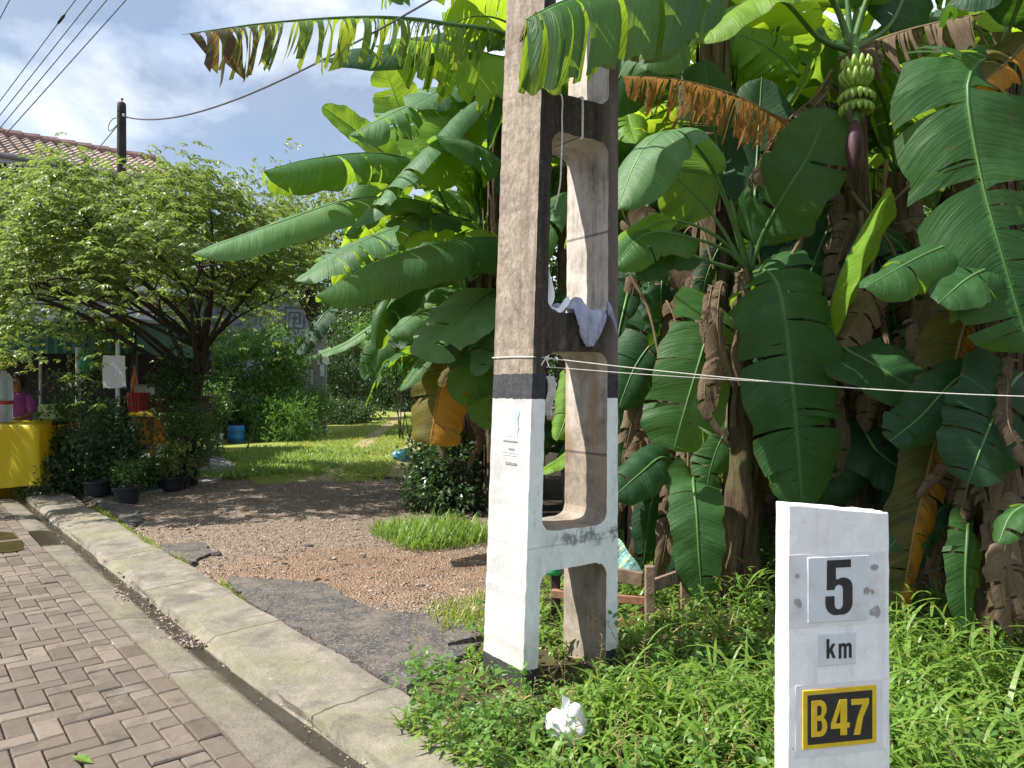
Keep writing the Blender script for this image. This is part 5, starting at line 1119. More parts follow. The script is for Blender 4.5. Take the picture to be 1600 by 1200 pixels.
def ell(cx, cy, rx, ry, edge=.3):
    def f(r):
        x, y = r.uniform(-1.3, 1.3, 2); d = math.hypot(x, y)+edge*math.sin(4*math.atan2(y, x)+cx)*.4
        if d > 1 or r.random() < d**2*.9: return None
        return (cx+x*rx, cy+y*ry)
    return f
patchgrass('grass_tuft', 'bright grass tuft growing on the lane left of the pole', 3200, ell(-.78, 7.75, .62, .62), .05, .27, .005, .010, 'grass', 5)
patchgrass('grass_tuft', 'thin pale grass at the tar edge beside the pole foot', 700, ell(-.28, 5.1, .3, .55), .03, .13, .004, .008, 'turf', 6)
def kerbline(r):
    s = r.choice([r.uniform(5.2, 6.1), r.uniform(6.9, 7.5), r.uniform(7.6, 9.6), r.uniform(9, 10.8)]); q = 1.99+abs(r.normal())*.045; v = RQ(s, q); return (v.x, v.y)
patchgrass('kerb_moss', 'thin line of grass growing along the kerb edge', 3200, kerbline, .012, .045, .003, .007, 'turf', 7)
def track(r):
    y = 12.2+26*r.random()**1.6; cx = -2.6-.09*(y-12.5); x = cx+r.normal()*1.3
    if x < -6.0+.02*y or x > -.5: return None
    ruts = min(abs(x-(cx-.55)), abs(x-(cx+.75))); 
    if ruts < .22 and r.random() < .85: return None
    if y < 13.2 and r.random() < .5+.5*(13.2-y): return None
    return (x, y)
patchgrass('track_grass', 'sunny short grass on the track behind the lane', 26000, track, .04, .13, .008, .02, 'turf', 8)
patchgrass('track_grass', 'shaded grass in front of the bushes left of the track', 9000, lambda r: (lambda x, y: (x, y) if y > 12.6+.4*math.sin(x*3) else None)(r.uniform(-6.3, -3.2), 12.4+6*r.random()**1.3), .05, .18, .008, .018, 'grass', 9)
def trackground():
    t = NT('track_turf'); p = t.pos(); n = t.noise(p, 2.2, 7, .7); f = t.noise(p, 22, 5, .7); x, y, z = t.sep(p)
    cx = t.math('SUBTRACT', -1.475, t.math('MULTIPLY', y, .09)); d = t.math('SUBTRACT', x, cx)
    r1 = t.math('ABSOLUTE', t.math('ADD', d, .55)); r2 = t.math('ABSOLUTE', t.math('SUBTRACT', d, .75))
    k = t.math('SUBTRACT', 1., t.sstep(t.math('ADD', t.math('MINIMUM', r1, r2), t.math('MULTIPLY', t.math('SUBTRACT', n, .5), .5)), .12, .4))
    g = t.ramp(t.math('ADD', t.math('MULTIPLY', n, .5), t.math('MULTIPLY', f, .5)), [(.3, (.12, .15, .03)), (.7, (.26, .28, .07))])
    c = t.mix(t.math('MULTIPLY', k, .85), g, t.ramp(f, [(.3, (.22, .16, .09)), (.7, (.38, .30, .19))]))
    m = t.done(t.bsdf(c, .95, .1, t.bump(f, .6, .02)))
    pts = []; rs = random.Random(8); mb = MB(); nx, ny = 40, 60; V = []
    for j in range(ny):
        y = 12.3+34*(j/(ny-1))**1.5
        for i in range(nx):
            x = -8.5+8.6*i/(nx-1); yy = y+(.35*math.sin(x*2.2)+.2*math.sin(x*5.3) if j < 3 else 0); V.append((x, yy, hgt(x, yy)+(.012 if 0 < j else -.02)))
    mb.add(V, [(j*nx+i, j*nx+i+1, (j+1)*nx+i+1, (j+1)*nx+i) for j in range(ny-1) for i in range(nx-1)])
    tag(mb.build('grass_track', m, smooth=True), kind='structure')
trackground()
# leaf litter
def litter():
    r = np.random.default_rng(90); n = 900; y = 6.5+7*r.random(n); x = r.uniform(-.62*y+.2, .02*y, n); z = np.array([hgt(a, b) for a, b in zip(x, y)])+.008
    mb = MB(); leaves_np(mb, np.stack([x, y, z], 1), nrm(r.normal(size=(n, 3))*np.array([1, 1, .05])), nrm(np.array([0, 0, 1.])+r.normal(size=(n, 3))*.2), r.uniform(.02, .09, n), r.uniform(.01, .03, n), .1)
    tag(mb.build('leaf_litter', flat('litter', (.13, .095, .06), .9, .1, .5, 5)), 'dry leaf litter scattered on the lane', 'leaf litter', kind='stuff')
litter()
mb = MB(); a = G(125, 1186, .012); leaves_np(mb, [a+Vector((-.05, .02, 0))], [(.9, -.35, .06)], [(0, 0, 1)], .13, .055, .12); tag(mb.build('fallen_leaf', M['grass']), 'single green leaf lying on the pavers at the bottom left', 'leaf')
# ------------------------------------------------------------------ houses, stall and things round it
M['post'] = flat('white_post', (.55, .56, .57), .6, .3, .15, 6)
M['black'] = flat('black_plastic', (.02, .02, .022), .55, .3, .3, 8)
M['green'] = flat('dark_green_sheet', (.018, .065, .045), .6, .3, .25, 4)
M['darkwood'] = flat('dark_wood', (.045, .033, .025), .8, .2, .3, 9)
M['oldwood'] = flat('grey_timber', (.19, .135, .095), .85, .15, .4, 12, .4)
M['redwood'] = flat('red_timber', (.24, .125, .075), .85, .15, .35, 12, .4)
def yellowcloth():
    t = NT('yellow_cloth'); n = t.noise(t.obj(), 2.5, 5, .6); c = t.ramp(n, [(.35, (.70, .54, .015)), (.65, (.80, .65, .03))])
    c = t.mix(t.ramp(t.noise(t.obj(), 5, 8, .75), [(.58, 0.), (.75, .5)]), c, (.42, .36, .12))
    return t.done(t.n('MixShader', {0: .42, 1: t.bsdf(c, .5, .35), 2: t.n('BsdfTranslucent', {0: (.85, .66, .03)}).outputs[0]}).outputs[0])
M['ycloth'] = yellowcloth(); M['yplastic'] = flat('yellow_plastic', (.68, .50, .02), .4, .4, .08, 5); M['orange'] = flat('orange_board', (.50, .20, .03), .6, .3, .2, 6)
M['red'] = flat('red_plastic', (.42, .035, .04), .4, .4, .15, 6); M['blue'] = flat('blue_plastic', (.015, .13, .34), .4, .4, .2, 5, dirt=(.1, .16, .22)); M['tealblue'] = flat('faded_blue_plastic', (.06, .26, .40), .45, .4, .2, 8)
# two-storey tiled house, set along the road's cross direction
HO = Vector((-14.4, 18.6, 0))
def H(u, v, z): p = HO+Q2*u+R2*v; return Vector((p.x, p.y, z))
def house():
    T = thing('tiled_house', 'two storey house with ridged clay tile roof and pinkish upper wall behind the tree', 'house', HO)
    rm = flat('clay_tiles', (.25, .195, .165), .85, .2, .4, 3, .3, dirt=(.11, .09, .078)); mb = MB(); rows, cols = 10, 132; V = []
    L, run, z0, z1 = 10.0, 3.9, 7.25, 8.78
    for r in range(rows):
        for k in (0, 1):
            for c in range(cols+1):
                u = -3.5+L*c/cols; f = (r+k)/rows; V.append(H(u, -.75+run*f, z0+(z1-z0)*f+.045*(1-k)+.045*math.sin(c*math.pi/2)))
    w = cols+1; fs = []
    for r in range(rows):
        a = r*2*w; fs += [(a+c, a+c+1, a+w+c+1, a+w+c) for c in range(cols)]
        if r: fs += [(a-w+c, a-w+c+1, a+c+1, a+c) for c in range(cols)]
    mb.add(V, fs); back = [H(-3.5, 3.15, z1), H(6.5, 3.15, z1), H(6.5, 7, z0), H(-3.5, 7, z0)]; mb.add(back, [(0, 1, 2, 3)])
    mb.build('roof', rm, T)
    mb = MB()
    for k in range(21):
        a, b = H(-3.5+.46*k, 3.15, z1+.05), H(-3.5+.46*(k+1)+.05, 3.15, z1+.075); mb.tube([a, b], [.13, .15], 8)
    mb.build('ridge_tile_row', flat('ridge_tiles', (.26, .165, .145), .85, .2, .3, 3), T)
    mb = MB(); R3 = Matrix((Q2, R2, Vector((0, 0, 1)))).transposed()
    mb.box(H(1.5, -.78, z0-.10), (10.1, .05, .22), R3); mb.build('fascia', flat('fascia', (.30, .28, .28), .7), T)
    mb = MB(); mb.tube([H(-3.5, -.86, z0-.02), H(6.5, -.86, z0-.06)], .07, 8); mb.build('gutter', flat('gutter_grey', (.20, .19, .19), .6), T)
    mb = MB()
    for k in range(79):
        u = -3.4+.125*k; mb.add([H(u, -.74, z0-.2), H(u+.12, -.74, z0-.2), H(u+.06, -.74, z0-.32)], [(0, 1, 2)])
    o = mb.build('valance', flat('valance', (.42, .42, .44), .7), T); m = o.modifiers.new('s', 'SOLIDIFY'); m.thickness = .015
    mb = MB(); mb.box(H(1.4, 2.8, 3.55), (9.4, 5.6, 7.1), R3); mb.build('wall', flat('pink_grey_wall', (.33, .27, .26), .9, .1, .12, 2), T)
    for u in (1.35, 4.6):
        mb = MB(); mb.box(H(u+.45, -.03, 6.2), (1.5, .08, 1.6), R3); f = mb.build('window_frame', flat('window_frame', (.5, .52, .55), .7), T)
        mb = MB(); mb.box(H(u+.55, -.09, 6.2), (1.0, .03, 1.4), R3); mb.build('pane', flat('window_dark', (.05, .08, .075), .15, .5), f)
    # lower storey in pale wash
    mb = MB(); mb.box(H(1.4, -.05, 1.9), (9.4, .08, 3.7), R3); mb.build('lower_wall', flat('pale_wash', (.50, .53, .58), .9, .1, .1, 2), T)
    mb = MB(); mb.box(H(1.4, -.45, 4.15), (9.4, .95, .14), R3); mb.build('balcony_slab', flat('slab_grey', (.40, .40, .41), .9), T)
house()
# pale annexe with a fretwork panel
def annexe():
    T = thing('pale_annexe', 'pale blue grey building with a carved fretwork panel seen through the tree', 'building', (-9.6, 25.5, 0))
    m = flat('annexe_wash', (.48, .52, .60), .9, .1, .12, 1.5); mb = MB(); mb.box((-11.0, 26.6, 2.6), (6.4, 2, 5.2)); mb.build('wall', m, T)
    mb = MB(); mb.box((-11.0, 26.2, 5.3), (7.2, 3.2, .16), rotx(.12)); mb.build('roof', flat('roof_sheet', (.30, .30, .31), .7), T)
    o = P(460, 497, 25.5); mb = MB(); mb.box((o.x, 25.52, o.z), (1.5, .1, 1.25)); fr = mb.build('fretwork_panel', flat('fretwork', (.58, .61, .68), .8), T, bevel=.01)
    mb = MB()
    for sx, sz, w, h in ((0, .34, .62, .05), (0, -.34, .62, .05), (-.31, 0, .05, .73), (.31, 0, .05, .73), (0, .18, .36, .04), (0, -.18, .36, .04), (-.18, 0, .04, .36), (.18, 0, .04, .36), (0, 0, .22, .05), (0, 0, .05, .22)):
        mb.box((o.x+sx+.02, 25.455+(.006 if w > h else 0), o.z+sz), (w, .05, h))
    for s in (-1, 1):
        for k in range(5):
            a = -.5+.25*k; mb.tube([Vector((o.x+s*.46, 25.46, o.z+a)), Vector((o.x+s*.56, 25.46, o.z+a+.09)), Vector((o.x+s*.46, 25.46, o.z+a+.18))], .022, 6)
    mb.build('carving', flat('carving_shadow', (.20, .22, .27), .8), fr)
    mb = MB(); q = P(330, 440, 25.5)
    for k in range(7): mb.box((q.x-1.2+.42*k, 25.5, 4.1), (.3, .08, 1.1))
    mb.build('louvre', flat('louvre', (.34, .37, .43), .8), T)
annexe()
# sheet fence with a post and notice
def sheetfence():
    x0, x1, y = P(455, 600, 23.8).x, P(490, 600, 23.8).x, 23.8; T = thing('sheet_fence', 'weathered corrugated sheet fence beside the bright bush', 'fence', (x0, y, 0))
    mb = MB(); n = 60; V = []
    for z in (0, 2.0):
        for i in range(n+1): V.append((x0-1.0+(x1-x0+1.0)*i/n, y+.03*math.sin(i*1.4), z))
    mb.add(V, [(i, i+1, n+2+i, n+1+i) for i in range(n)]); mb.build('sheet', flat('zinc_sheet', (.42, .41, .40), .6, .3, .25, 3), T)
    a = P(500, 570, 23.2); U = thing('board_post', 'grey timber gate post with a small white notice on it', 'post', (a.x, 23.2, 0))
    mb = MB(); mb.box((a.x, 23.2, 1.55), (.40, .12, 3.1)); mb.build('post', flat('silver_timber', (.22, .20, .185), .85, .15, .4, 12, .4), U, bevel=.01)
    b = P(505, 558, 23.1); mb = MB(); mb.box((b.x, 23.1, b.z), (.32, .03, .44)); nb = mb.build('notice', flat('notice_white', (.6, .6, .6), .6), U)
    mb = MB()
    for k in range(6): mb.box((b.x-.07, 23.075, b.z+.14-.055*k), (.10, .01, .032))
    mb.build('lettering', M['black'], nb)
    mb = MB(); mb.box((b.x-.03, 23.1, b.z-.38), (.12, .03, .40)); mb.build('lower_notice', flat('notice_grey', (.45, .48, .52), .6), U)
sheetfence()
# wooden utility pole and cables
def poles():
    d = 16; a = P(190, 160, d); T = thing('wooden_pole', 'dark round utility pole rising behind the tree crown', 'utility pole', (a.x, d, 0))
    mb = MB(); mb.tube([(a.x, d, -.1), (a.x, d, a.z-.12), (a.x, d, a.z-.03), (a.x, d, a.z)], [.12, .088, .085, .06], 12); mb.build('shaft', flat('tarred_wood', (.035, .03, .028), .8, .2, .4, 6), T, smooth=True)
    mb = MB(); mb.tube([(a.x+.01, d, a.z-.02), (a.x+.01, d, a.z+.07)], [.012, .012], 6); mb.lathe([(.012, .05), (.03, .06), (.03, .075), (.012, .085)], (a.x+.01, d, a.z), 8); mb.build('pin', M['black'], T)
    mb = MB(); mb.lathe([(.02, -.03), (.03, 0), (.02, .03)], P(193, 180, d-.09), 8); mb.build('insulator', M['post'], T)
    wm = flat('cable_sheath', (.05, .05, .055), .6)
    s = P(198, 183, d); e = Vector((.16, 4.15, 3.98)); pts = [s.lerp(e, k/24)+Vector((0, 0, -1.0*(k/24)*(1-k/24)*1.5)) for k in range(25)]
    mb = MB(); mb.tube(pts, [.016-.009*k/24 for k in range(25)], 6); tag(mb.build('cable', wm), 'single sagging cable from the round pole to the concrete pole', 'cable', 'overhead cables')
    mb = MB(); mb.tube(crspline([P(186, 184, d), P(176, 186, d), P(169, 198, d), P(172, 205, d), P(183, 195, d)], 14), .008, 5); mb.tube(crspline([P(184, 196, d), P(152, 234, d), P(128, 262, d-.5)], 8), .010, 5); tag(mb.build('cable', wm), 'short cable with a loop running down left from the round pole to the house', 'cable', 'overhead cables')
    for (x0, y0), (x1, y1), lab in (((0, 29), (15, 0), 'short length of cable cutting the top left corner'), ((0, 158), (118, 0), 'overhead cable with a black splice, second from the left corner'), ((0, 180), (143, 0), 'thin overhead cable just right of the spliced one'), ((0, 200), (167, 0), 'overhead cable between the thin one and the lowest one'), ((8, 211), (197, 0), 'lowest overhead cable, meeting the ridge of the tiled roof')):
        dx, dy = x1-x0, y1-y0; kx = 9 if 'corner' in lab else 1; a = P(x0-dx*.35*kx, y0-dy*.35*kx, 25) if x0 == 0 else P(x0, y0, 21.5); b = P(x1+dx*1.6*kx, y1+dy*1.6*kx, 9)
        if 'black splice' in lab:
            T2 = thing('cable', lab, 'cable', a, 'overhead cables'); mb = MB(); mb.tube([a, a.lerp(b, .5), b], [.014, .010, .006], 6); mb.build('wire', wm, T2)
            r = Vector(((95-800)/F, 1, (600-31)/F)); k = min((abs(((a.lerp(b, t/400)).x/(a.lerp(b, t/400)).y)-r.x), t/400) for t in range(401))[1]; c = a.lerp(b, k); u = (b-a).normalized()
            mb = MB(); mb.tube([c-u*.17, c-u*.10, c+u*.10, c+u*.17], [.014, .032, .032, .014], 8); mb.build('splice', M['black'], T2)
        else:
            mb = MB(); mb.tube([a, a.lerp(b, .5), b], [.014, .010, .006], 6); tag(mb.build('cable', wm), lab, 'cable', 'overhead cables')
poles()
# the stall: dark green fascia on posts, dark inside
def stall():
    y = 14.4; xl, xr = -13.5, P(208, 600, y).x; T = thing('market_stall', 'roadside stall with dark green corrugated fascia and a dark interior', 'stall', ((xl+xr)/2, y, 0))
    mb = MB(); V = []; n = 150
    for z in (2.12, 2.78):
        for i in range(n+1): V.append((xl+(xr-xl)*i/n, y+.02*math.sin(i*1.6), z))
    mb.add(V, [(i, i+1, n+2+i, n+1+i) for i in range(n)]); o = mb.build('fascia', M['green'], T); m = o.modifiers.new('s', 'SOLIDIFY'); m.thickness = .02
    mb = MB(); mb.box((xr, y+1.9, 2.45), (.04, 3.6, .66)); mb.build('side_fascia', M['green'], T)
    mb = MB(); mb.box(((xl+xr)/2, y+1.9, 2.80), (xr-xl+.2, 4.0, .06), rotx(.03)); mb.build('roof_sheet', flat('roof_zinc', (.16, .17, .17), .6), T)
    mb = MB(); mb.box(((xl+xr)/2, y+3.8, 1.35), (xr-xl, .1, 2.7)); mb.build('back_wall', flat('stall_dark', (.05, .045, .042), .9, .1, .4, 2), T)
    mb = MB(); mb.box((P(95, 600, y+1.4).x, y+1.4, .55), (1.6, .05, 1.1)); mb.build('counter_panel', M['green'], T)
    mb = MB()
    mb.box((xr-.03, y+.1, 1.06), (.10, .10, 2.12)); mb.build('corner_post', M['darkwood'], T)
    a = P(122, 600, 13.6); mb = MB(); mb.tube([(a.x, 13.6, 0), (a.x, 13.6, 2.2)], .045, 10); mb.build('post', M['post'], T)
    mb = MB(); b = P(63, 600, 16.5); mb.tube([(b.x, 16.5, 0), (b.x, 16.5, 2.7)], .03, 8); mb.build('post', M['post'], T)
    mb = MB(); s = P(150, 582, 16.0); mb.box((s.x, 16.0, s.z), (1.0, .3, .04)); mb.build('shelf', M['darkwood'], T)
    mb = MB(); s = P(12, 570, 16.8); mb.box((s.x-.2, 16.8, s.z), (.36, .12, .2)); mb.build('red_panel', flat('red_sign', (.42, .10, .06), .6), T)
    for k, (px, py, col, hh) in enumerate(((12, 605, (.2, .2, .22), .24), (48, 600, (.30, .22, .16), .3), (140, 573, (.5, .5, .52), .14), (156, 574, (.15, .25, .12), .12), (166, 606, (.45, .45, .42), .3), (55, 622, (.5, .5, .52), .28))):
        pass
stall()
def standpost():
    d = 11.6; a = P(184, 600, d); T = thing('notice_board', 'blank white board fixed to a thin white post in front of the stall', 'sign board', (a.x, d, 0))
    mb = MB(); mb.tube([(a.x, d, -.05), (a.x, d, P(0, 535, d).z)], .032, 10); mb.build('post', M['post'], T)
    c = P(178.5, 581, d-.06); mb = MB(); V = []
    for j in range(7):
        for i in range(7): V.append((c.x+(i/6-.5)*.335, d-.06-.02*math.sin(i*.9+j*.5), c.z+(j/6-.5)*.49+.006*math.sin(i*2)))
    mb.add(V, [(j*7+i, j*7+i+1, (j+1)*7+i+1, (j+1)*7+i) for j in range(6) for i in range(6)]); o = mb.build('board', flat('white_board', (.62, .62, .66), .6, .3, .05, 4), T); m = o.modifiers.new('s', 'SOLIDIFY'); m.thickness = .012
    b = thing('plastic_bag', 'green plastic bag hanging on the white stall post', 'bag', P(135, 565, 13.45)); mb = MB(); q = P(134, 577, 13.45)
    mb.lathe([(.02, .29), (.05, .24), (.11, .16), (.14, .06), (.11, -.02), (.05, -.04)], q, 12, wob=.18); mb.build('bag_body', flat('green_bag', (.05, .30, .16), .45, .35, .25, 6), b, smooth=True)
    mb = MB(); mb.tube(crspline([q+Vector((-.04, 0, .26)), q+Vector((-.05, .02, .34)), q+Vector((-.02, .05, .36)), q+Vector((.03, .02, .27))], 10), .008, 5); mb.build('handle', flat('green_bag_light', (.2, .5, .3), .5), b)
standpost()
def cart():
    d0, d1 = 10.5, 12.0; xr = P(60, 700, d0).x; xl = xr-2.0; top = P(0, 668, 10.6).z-.0; top = 1.0
    T = thing('stall_table', 'table on small wheels under the yellow cloth at the left edge', 'table', ((xl+xr)/2, (d0+d1)/2, 0))
    mb = MB(); mb.box(((xl+xr)/2, (d0+d1)/2, top-.04), (1.3, 1.2, .05)); mb.build('table_top', M['darkwood'], T)
    for sx0 in (xl+.1, xr-.16):
        for sy in (d0+.14, d1-.14):
            sx = sx0-.42*(sy-d0)
            mb = MB(); mb.box((sx, sy, (top-.06+.14)/2), (.06, .06, top-.2)); l = mb.build('leg', M['darkwood'], T)
            mb = MB(); mb.tube([Vector((sx-.03, sy, .075)), Vector((sx+.03, sy, .075))], .075, 14); mb.build('wheel', M['black'], l)
    # cloth: top and a skirt that bellies out in folds
    per = []; c = [(xl-.2, d0+.0), (xr, d0), (xr-.62, d1), (xl-.8, d1)]
    for i in range(4):
        a, b = c[i], c[(i+1) % 4]
        for k in range(26): per.append((a[0]+(b[0]-a[0])*k/26, a[1]+(b[1]-a[1])*k/26))
    cx, cy = (xl+xr)/2, (d0+d1)/2; mb = MB(); rows = 12; V = []; m = len(per); rs = random.Random(2)
    for j in range(rows+1):
        f = j/rows; z = top-.012-(top-.14)*f
        for i, (x, y) in enumerate(per):
            o = .02+f*(.03+.055*math.sin(i*.48+1.5*math.sin(i*.13))+.022*math.sin(i*1.3+f*5)); l = math.hypot(x-cx, y-cy); V.append((x+(x-cx)/l*o*1.2, y+(y-cy)/l*o*1.2, z+(.03*math.sin(i*.31) if j == rows else 0)+(.004*math.sin(i*.9) if j == 0 else 0)))
    fs = [(j*m+i, j*m+(i+1) % m, (j+1)*m+(i+1) % m, (j+1)*m+i) for j in range(rows) for i in range(m)]
    V += [(cx+(x-cx)*.5, cy+(y-cy)*.5, top-.008+.006*math.sin(i)) for i, (x, y) in enumerate(per)]+[(cx, cy, top-.008)]
    b0 = (rows+1)*m; fs += [(i, b0+i, b0+(i+1) % m, (i+1) % m) for i in range(m)]+[(b0+i, b0+m, b0+(i+1) % m) for i in range(m)]
    mb.add(V, fs); tag(mb.build('tablecloth', M['ycloth'], smooth=True), 'bright yellow plastic cloth draped to the ground over the left table', 'tablecloth')
    # water dispenser on it
    q = Vector((P(4, 600, 11.0).x, 11.0, top)); W = thing('drink_dispenser', 'clear drink dispenser with red tap band standing on the yellow cloth', 'dispenser', q)
    t = NT('clear_plastic'); cl = t.done(t.bsdf((.62, .68, .70), .12, .5, **{'Transmission Weight': .55, 'IOR': 1.15}))
    mb = MB(); mb.lathe([(.10, .0), (.125, .02), (.13, .24), (.125, .26)], q, 18); mb.build('base_jar', cl, W, smooth=True)
    mb = MB(); mb.lathe([(.13, .262), (.135, .27), (.135, .30), (.13, .31)], q, 18); mb.build('band', M['red'], W, smooth=True)
    mb = MB(); mb.lathe([(.125, .312), (.13, .34), (.13, .60), (.11, .66), (.06, .70), (.05, .74)], q, 18); mb.build('tank', cl, W, smooth=True)
cart()
def seat_things():
    # yellow plastic chair
    q = P(52, 690, 12.3); q.z = 0; T = thing('plastic_chair', 'yellow plastic chair behind the yellow covered table', 'chair', q)
    mb = MB(); mb.box(q+Vector((0, 0, .44)), (.44, .44, .04)); mb.build('seat', M['yplastic'], T, bevel=.01)
    for sx in (-.19, .19):
        for sy in (-.19, .19):
            mb = MB(); mb.box(q+Vector((sx, sy, .21)), (.05, .05, .42)); mb.build('leg', M['yplastic'], T, bevel=.006)
        mb = MB(); mb.box(q+Vector((sx*1.08, 0, .66)), (.04, .42, .04)); mb.box(q+Vector((sx*1.08, -.19, .56)), (.04, .04, .2)); mb.build('armrest', M['yplastic'], T, bevel=.008)
    mb = MB()
    for k in range(5): mb.box(q+Vector((-.16+.08*k, .22, .68)), (.05, .03, .44))
    mb.box(q+Vector((0, .22, .90)), (.44, .035, .07)); mb.build('backrest', M['yplastic'], T, bevel=.008)
    # yellow bench box with plants before it
    q = P(93, 655, 12.4); T = thing('display_crate', 'yellow crate stand with pale green top left of the pot plants', 'crate', (q.x, 12.4, 0))
    mb = MB(); mb.box((q.x, 12.4, q.z-.12), (.44, .36, .16)); mb.build('tray', flat('ochre_box', (.55, .36, .03), .6), T, bevel=.008)
    mb = MB(); mb.box((q.x, 12.4, q.z+.12), (.46, .38, .24)); mb.build('lid', flat('mossy_box', (.22, .27, .13), .7, .2, .3), T, bevel=.008)
    for s in (-.18, .18):
        for r in (-.14, .14):
            mb = MB(); mb.box((q.x+s, 12.4+r, (q.z-.2)/2), (.04, .04, q.z-.2)); mb.build('leg', M['yplastic'], T)
    # low yellow table with orange panels
    d = 12.6; x0, x1 = P(205, 0, d).x, P(268, 0, d).x; zt = P(0, 648, d).z; T = thing('display_table', 'yellow table with orange front panels behind the pot plants', 'table', ((x0+x1)/2, d+.35, 0))
    mb = MB(); mb.box(((x0+x1)/2, d+.35, zt), (x1-x0+.06, .8, .06)); mb.build('table_top', M['yplastic'], T, bevel=.01)
    for s in (x0+.04, x1-.04):
        for yy in (d+.05, d+.65):
            mb = MB(); mb.box((s, yy, zt/2-.02), (.06, .06, zt-.05)); mb.build('leg', M['redwood'], T)
    for k in range(2):
        mb = MB(); mb.box((x0+.2+.27*k, d+.0, zt-.28), (.20, .03, .42)); mb.build('front_panel', M['orange'], T)
    q = Vector((P(208, 0, d).x, d+.2, zt+.03)); T = thing('plastic_crate', 'red ribbed plastic crate on the yellow table beside the white board', 'crate', q); mb = MB(); mb.lathe([(.12, 0), (.15, .02), (.17, .30), (.18, .33), (.165, .33), (.15, .06)], q, 18, wob=.02); mb.build('crate_body', M['red'], T)
    mb = MB()
    for k in range(18):
        w = k*.349; mb.tube([q+Vector((math.cos(w)*.156, math.sin(w)*.156, .03)), q+Vector((math.cos(w)*.178, math.sin(w)*.178, .30))], .008, 5)
    mb.build('ribs', flat('dark_red', (.28, .02, .03), .5), T)
    q = Vector((P(243, 0, d).x, d+.3, zt+.03)); T = thing('basket', 'dark red basket of fruit on the right end of the yellow table', 'basket', q); mb = MB(); mb.lathe([(.10, 0), (.13, .02), (.18, .17), (.17, .17), (.12, .05)], q, 16); mb.build('basket_body', flat('maroon', (.12, .03, .03), .6), T)
    mb = MB(); rs = random.Random(6)
    for k in range(12): mb.lathe([(.005, -.03), (.028, -.015), (.032, .005), (.02, .028), (.004, .032)], q+Vector((rs.uniform(-.11, .11), rs.uniform(-.11, .11), .17+rs.uniform(0, .03))), 8)
    mb.build('fruit', flat('pinkish_fruit', (.40, .16, .14), .5), T, smooth=True)
    q = Vector((P(224, 0, d).x, d+.1, zt+.03)); T = thing('cardboard_piece', 'flat brown cardboard between crate and basket', 'cardboard', q); mb = MB(); mb.box(q+Vector((0, 0, .015)), (.16, .2, .03)); mb.build('card', flat('card', (.40, .30, .19), .9), T, bevel=.003)
    mb = MB(); q = P(210, 600, 13.6); mb.lathe([(.06, -.2), (.06, .0), (.045, .1), (.02, .2), (.015, .32)], q, 12); T = thing('orange_bottle', 'tall orange bottle standing behind the red crate', 'bottle', q-Vector((0, 0, .2))); mb.build('bottle_body', flat('orange_bottle', (.55, .14, .04), .4), T, smooth=True)
    sh = thing('rear_counter', 'dim wooden counter under the stall roof behind the yellow table', 'counter', (P(225, 0, 13.6).x, 13.6, 0)); mb = MB(); c = P(225, 618, 13.6); mb.box((c.x+.3, 13.7, c.z-.03), (1.6, .5, .05)); mb.build('counter_top', M['darkwood'], sh)
    mb = MB()
    for s in (-.4, 1.0): mb.box((c.x+s, 13.7, (c.z-.06)/2), (.08, .4, c.z-.06))
    mb.build('supports', M['darkwood'], sh)
    for k, (px, col, lab) in enumerate(((222, (.30, .29, .26), 'grey plastic box on the dim counter, nearest the orange bottle'), (238, (.42, .40, .35), 'pale flat carton in the middle of the dim counter'), (255, (.05, .05, .05), 'black tub at the right end of the dim counter'))):
        q = Vector((P(px, 0, 13.6).x, 13.6, c.z)); T = thing('storage_box', lab, 'box', q); mb = MB(); mb.box(q+Vector((0, 0, .09)), (.18, .2, .15)); mb.build('box_body', flat('box'+'abc'[k], col, .7), T, bevel=.006); mb = MB(); mb.box(q+Vector((0, 0, .18)), (.19, .21, .03)); mb.build('lid', flat('lid'+'abc'[k], tuple(v*.7 for v in col), .6), T, bevel=.004)
seat_things()
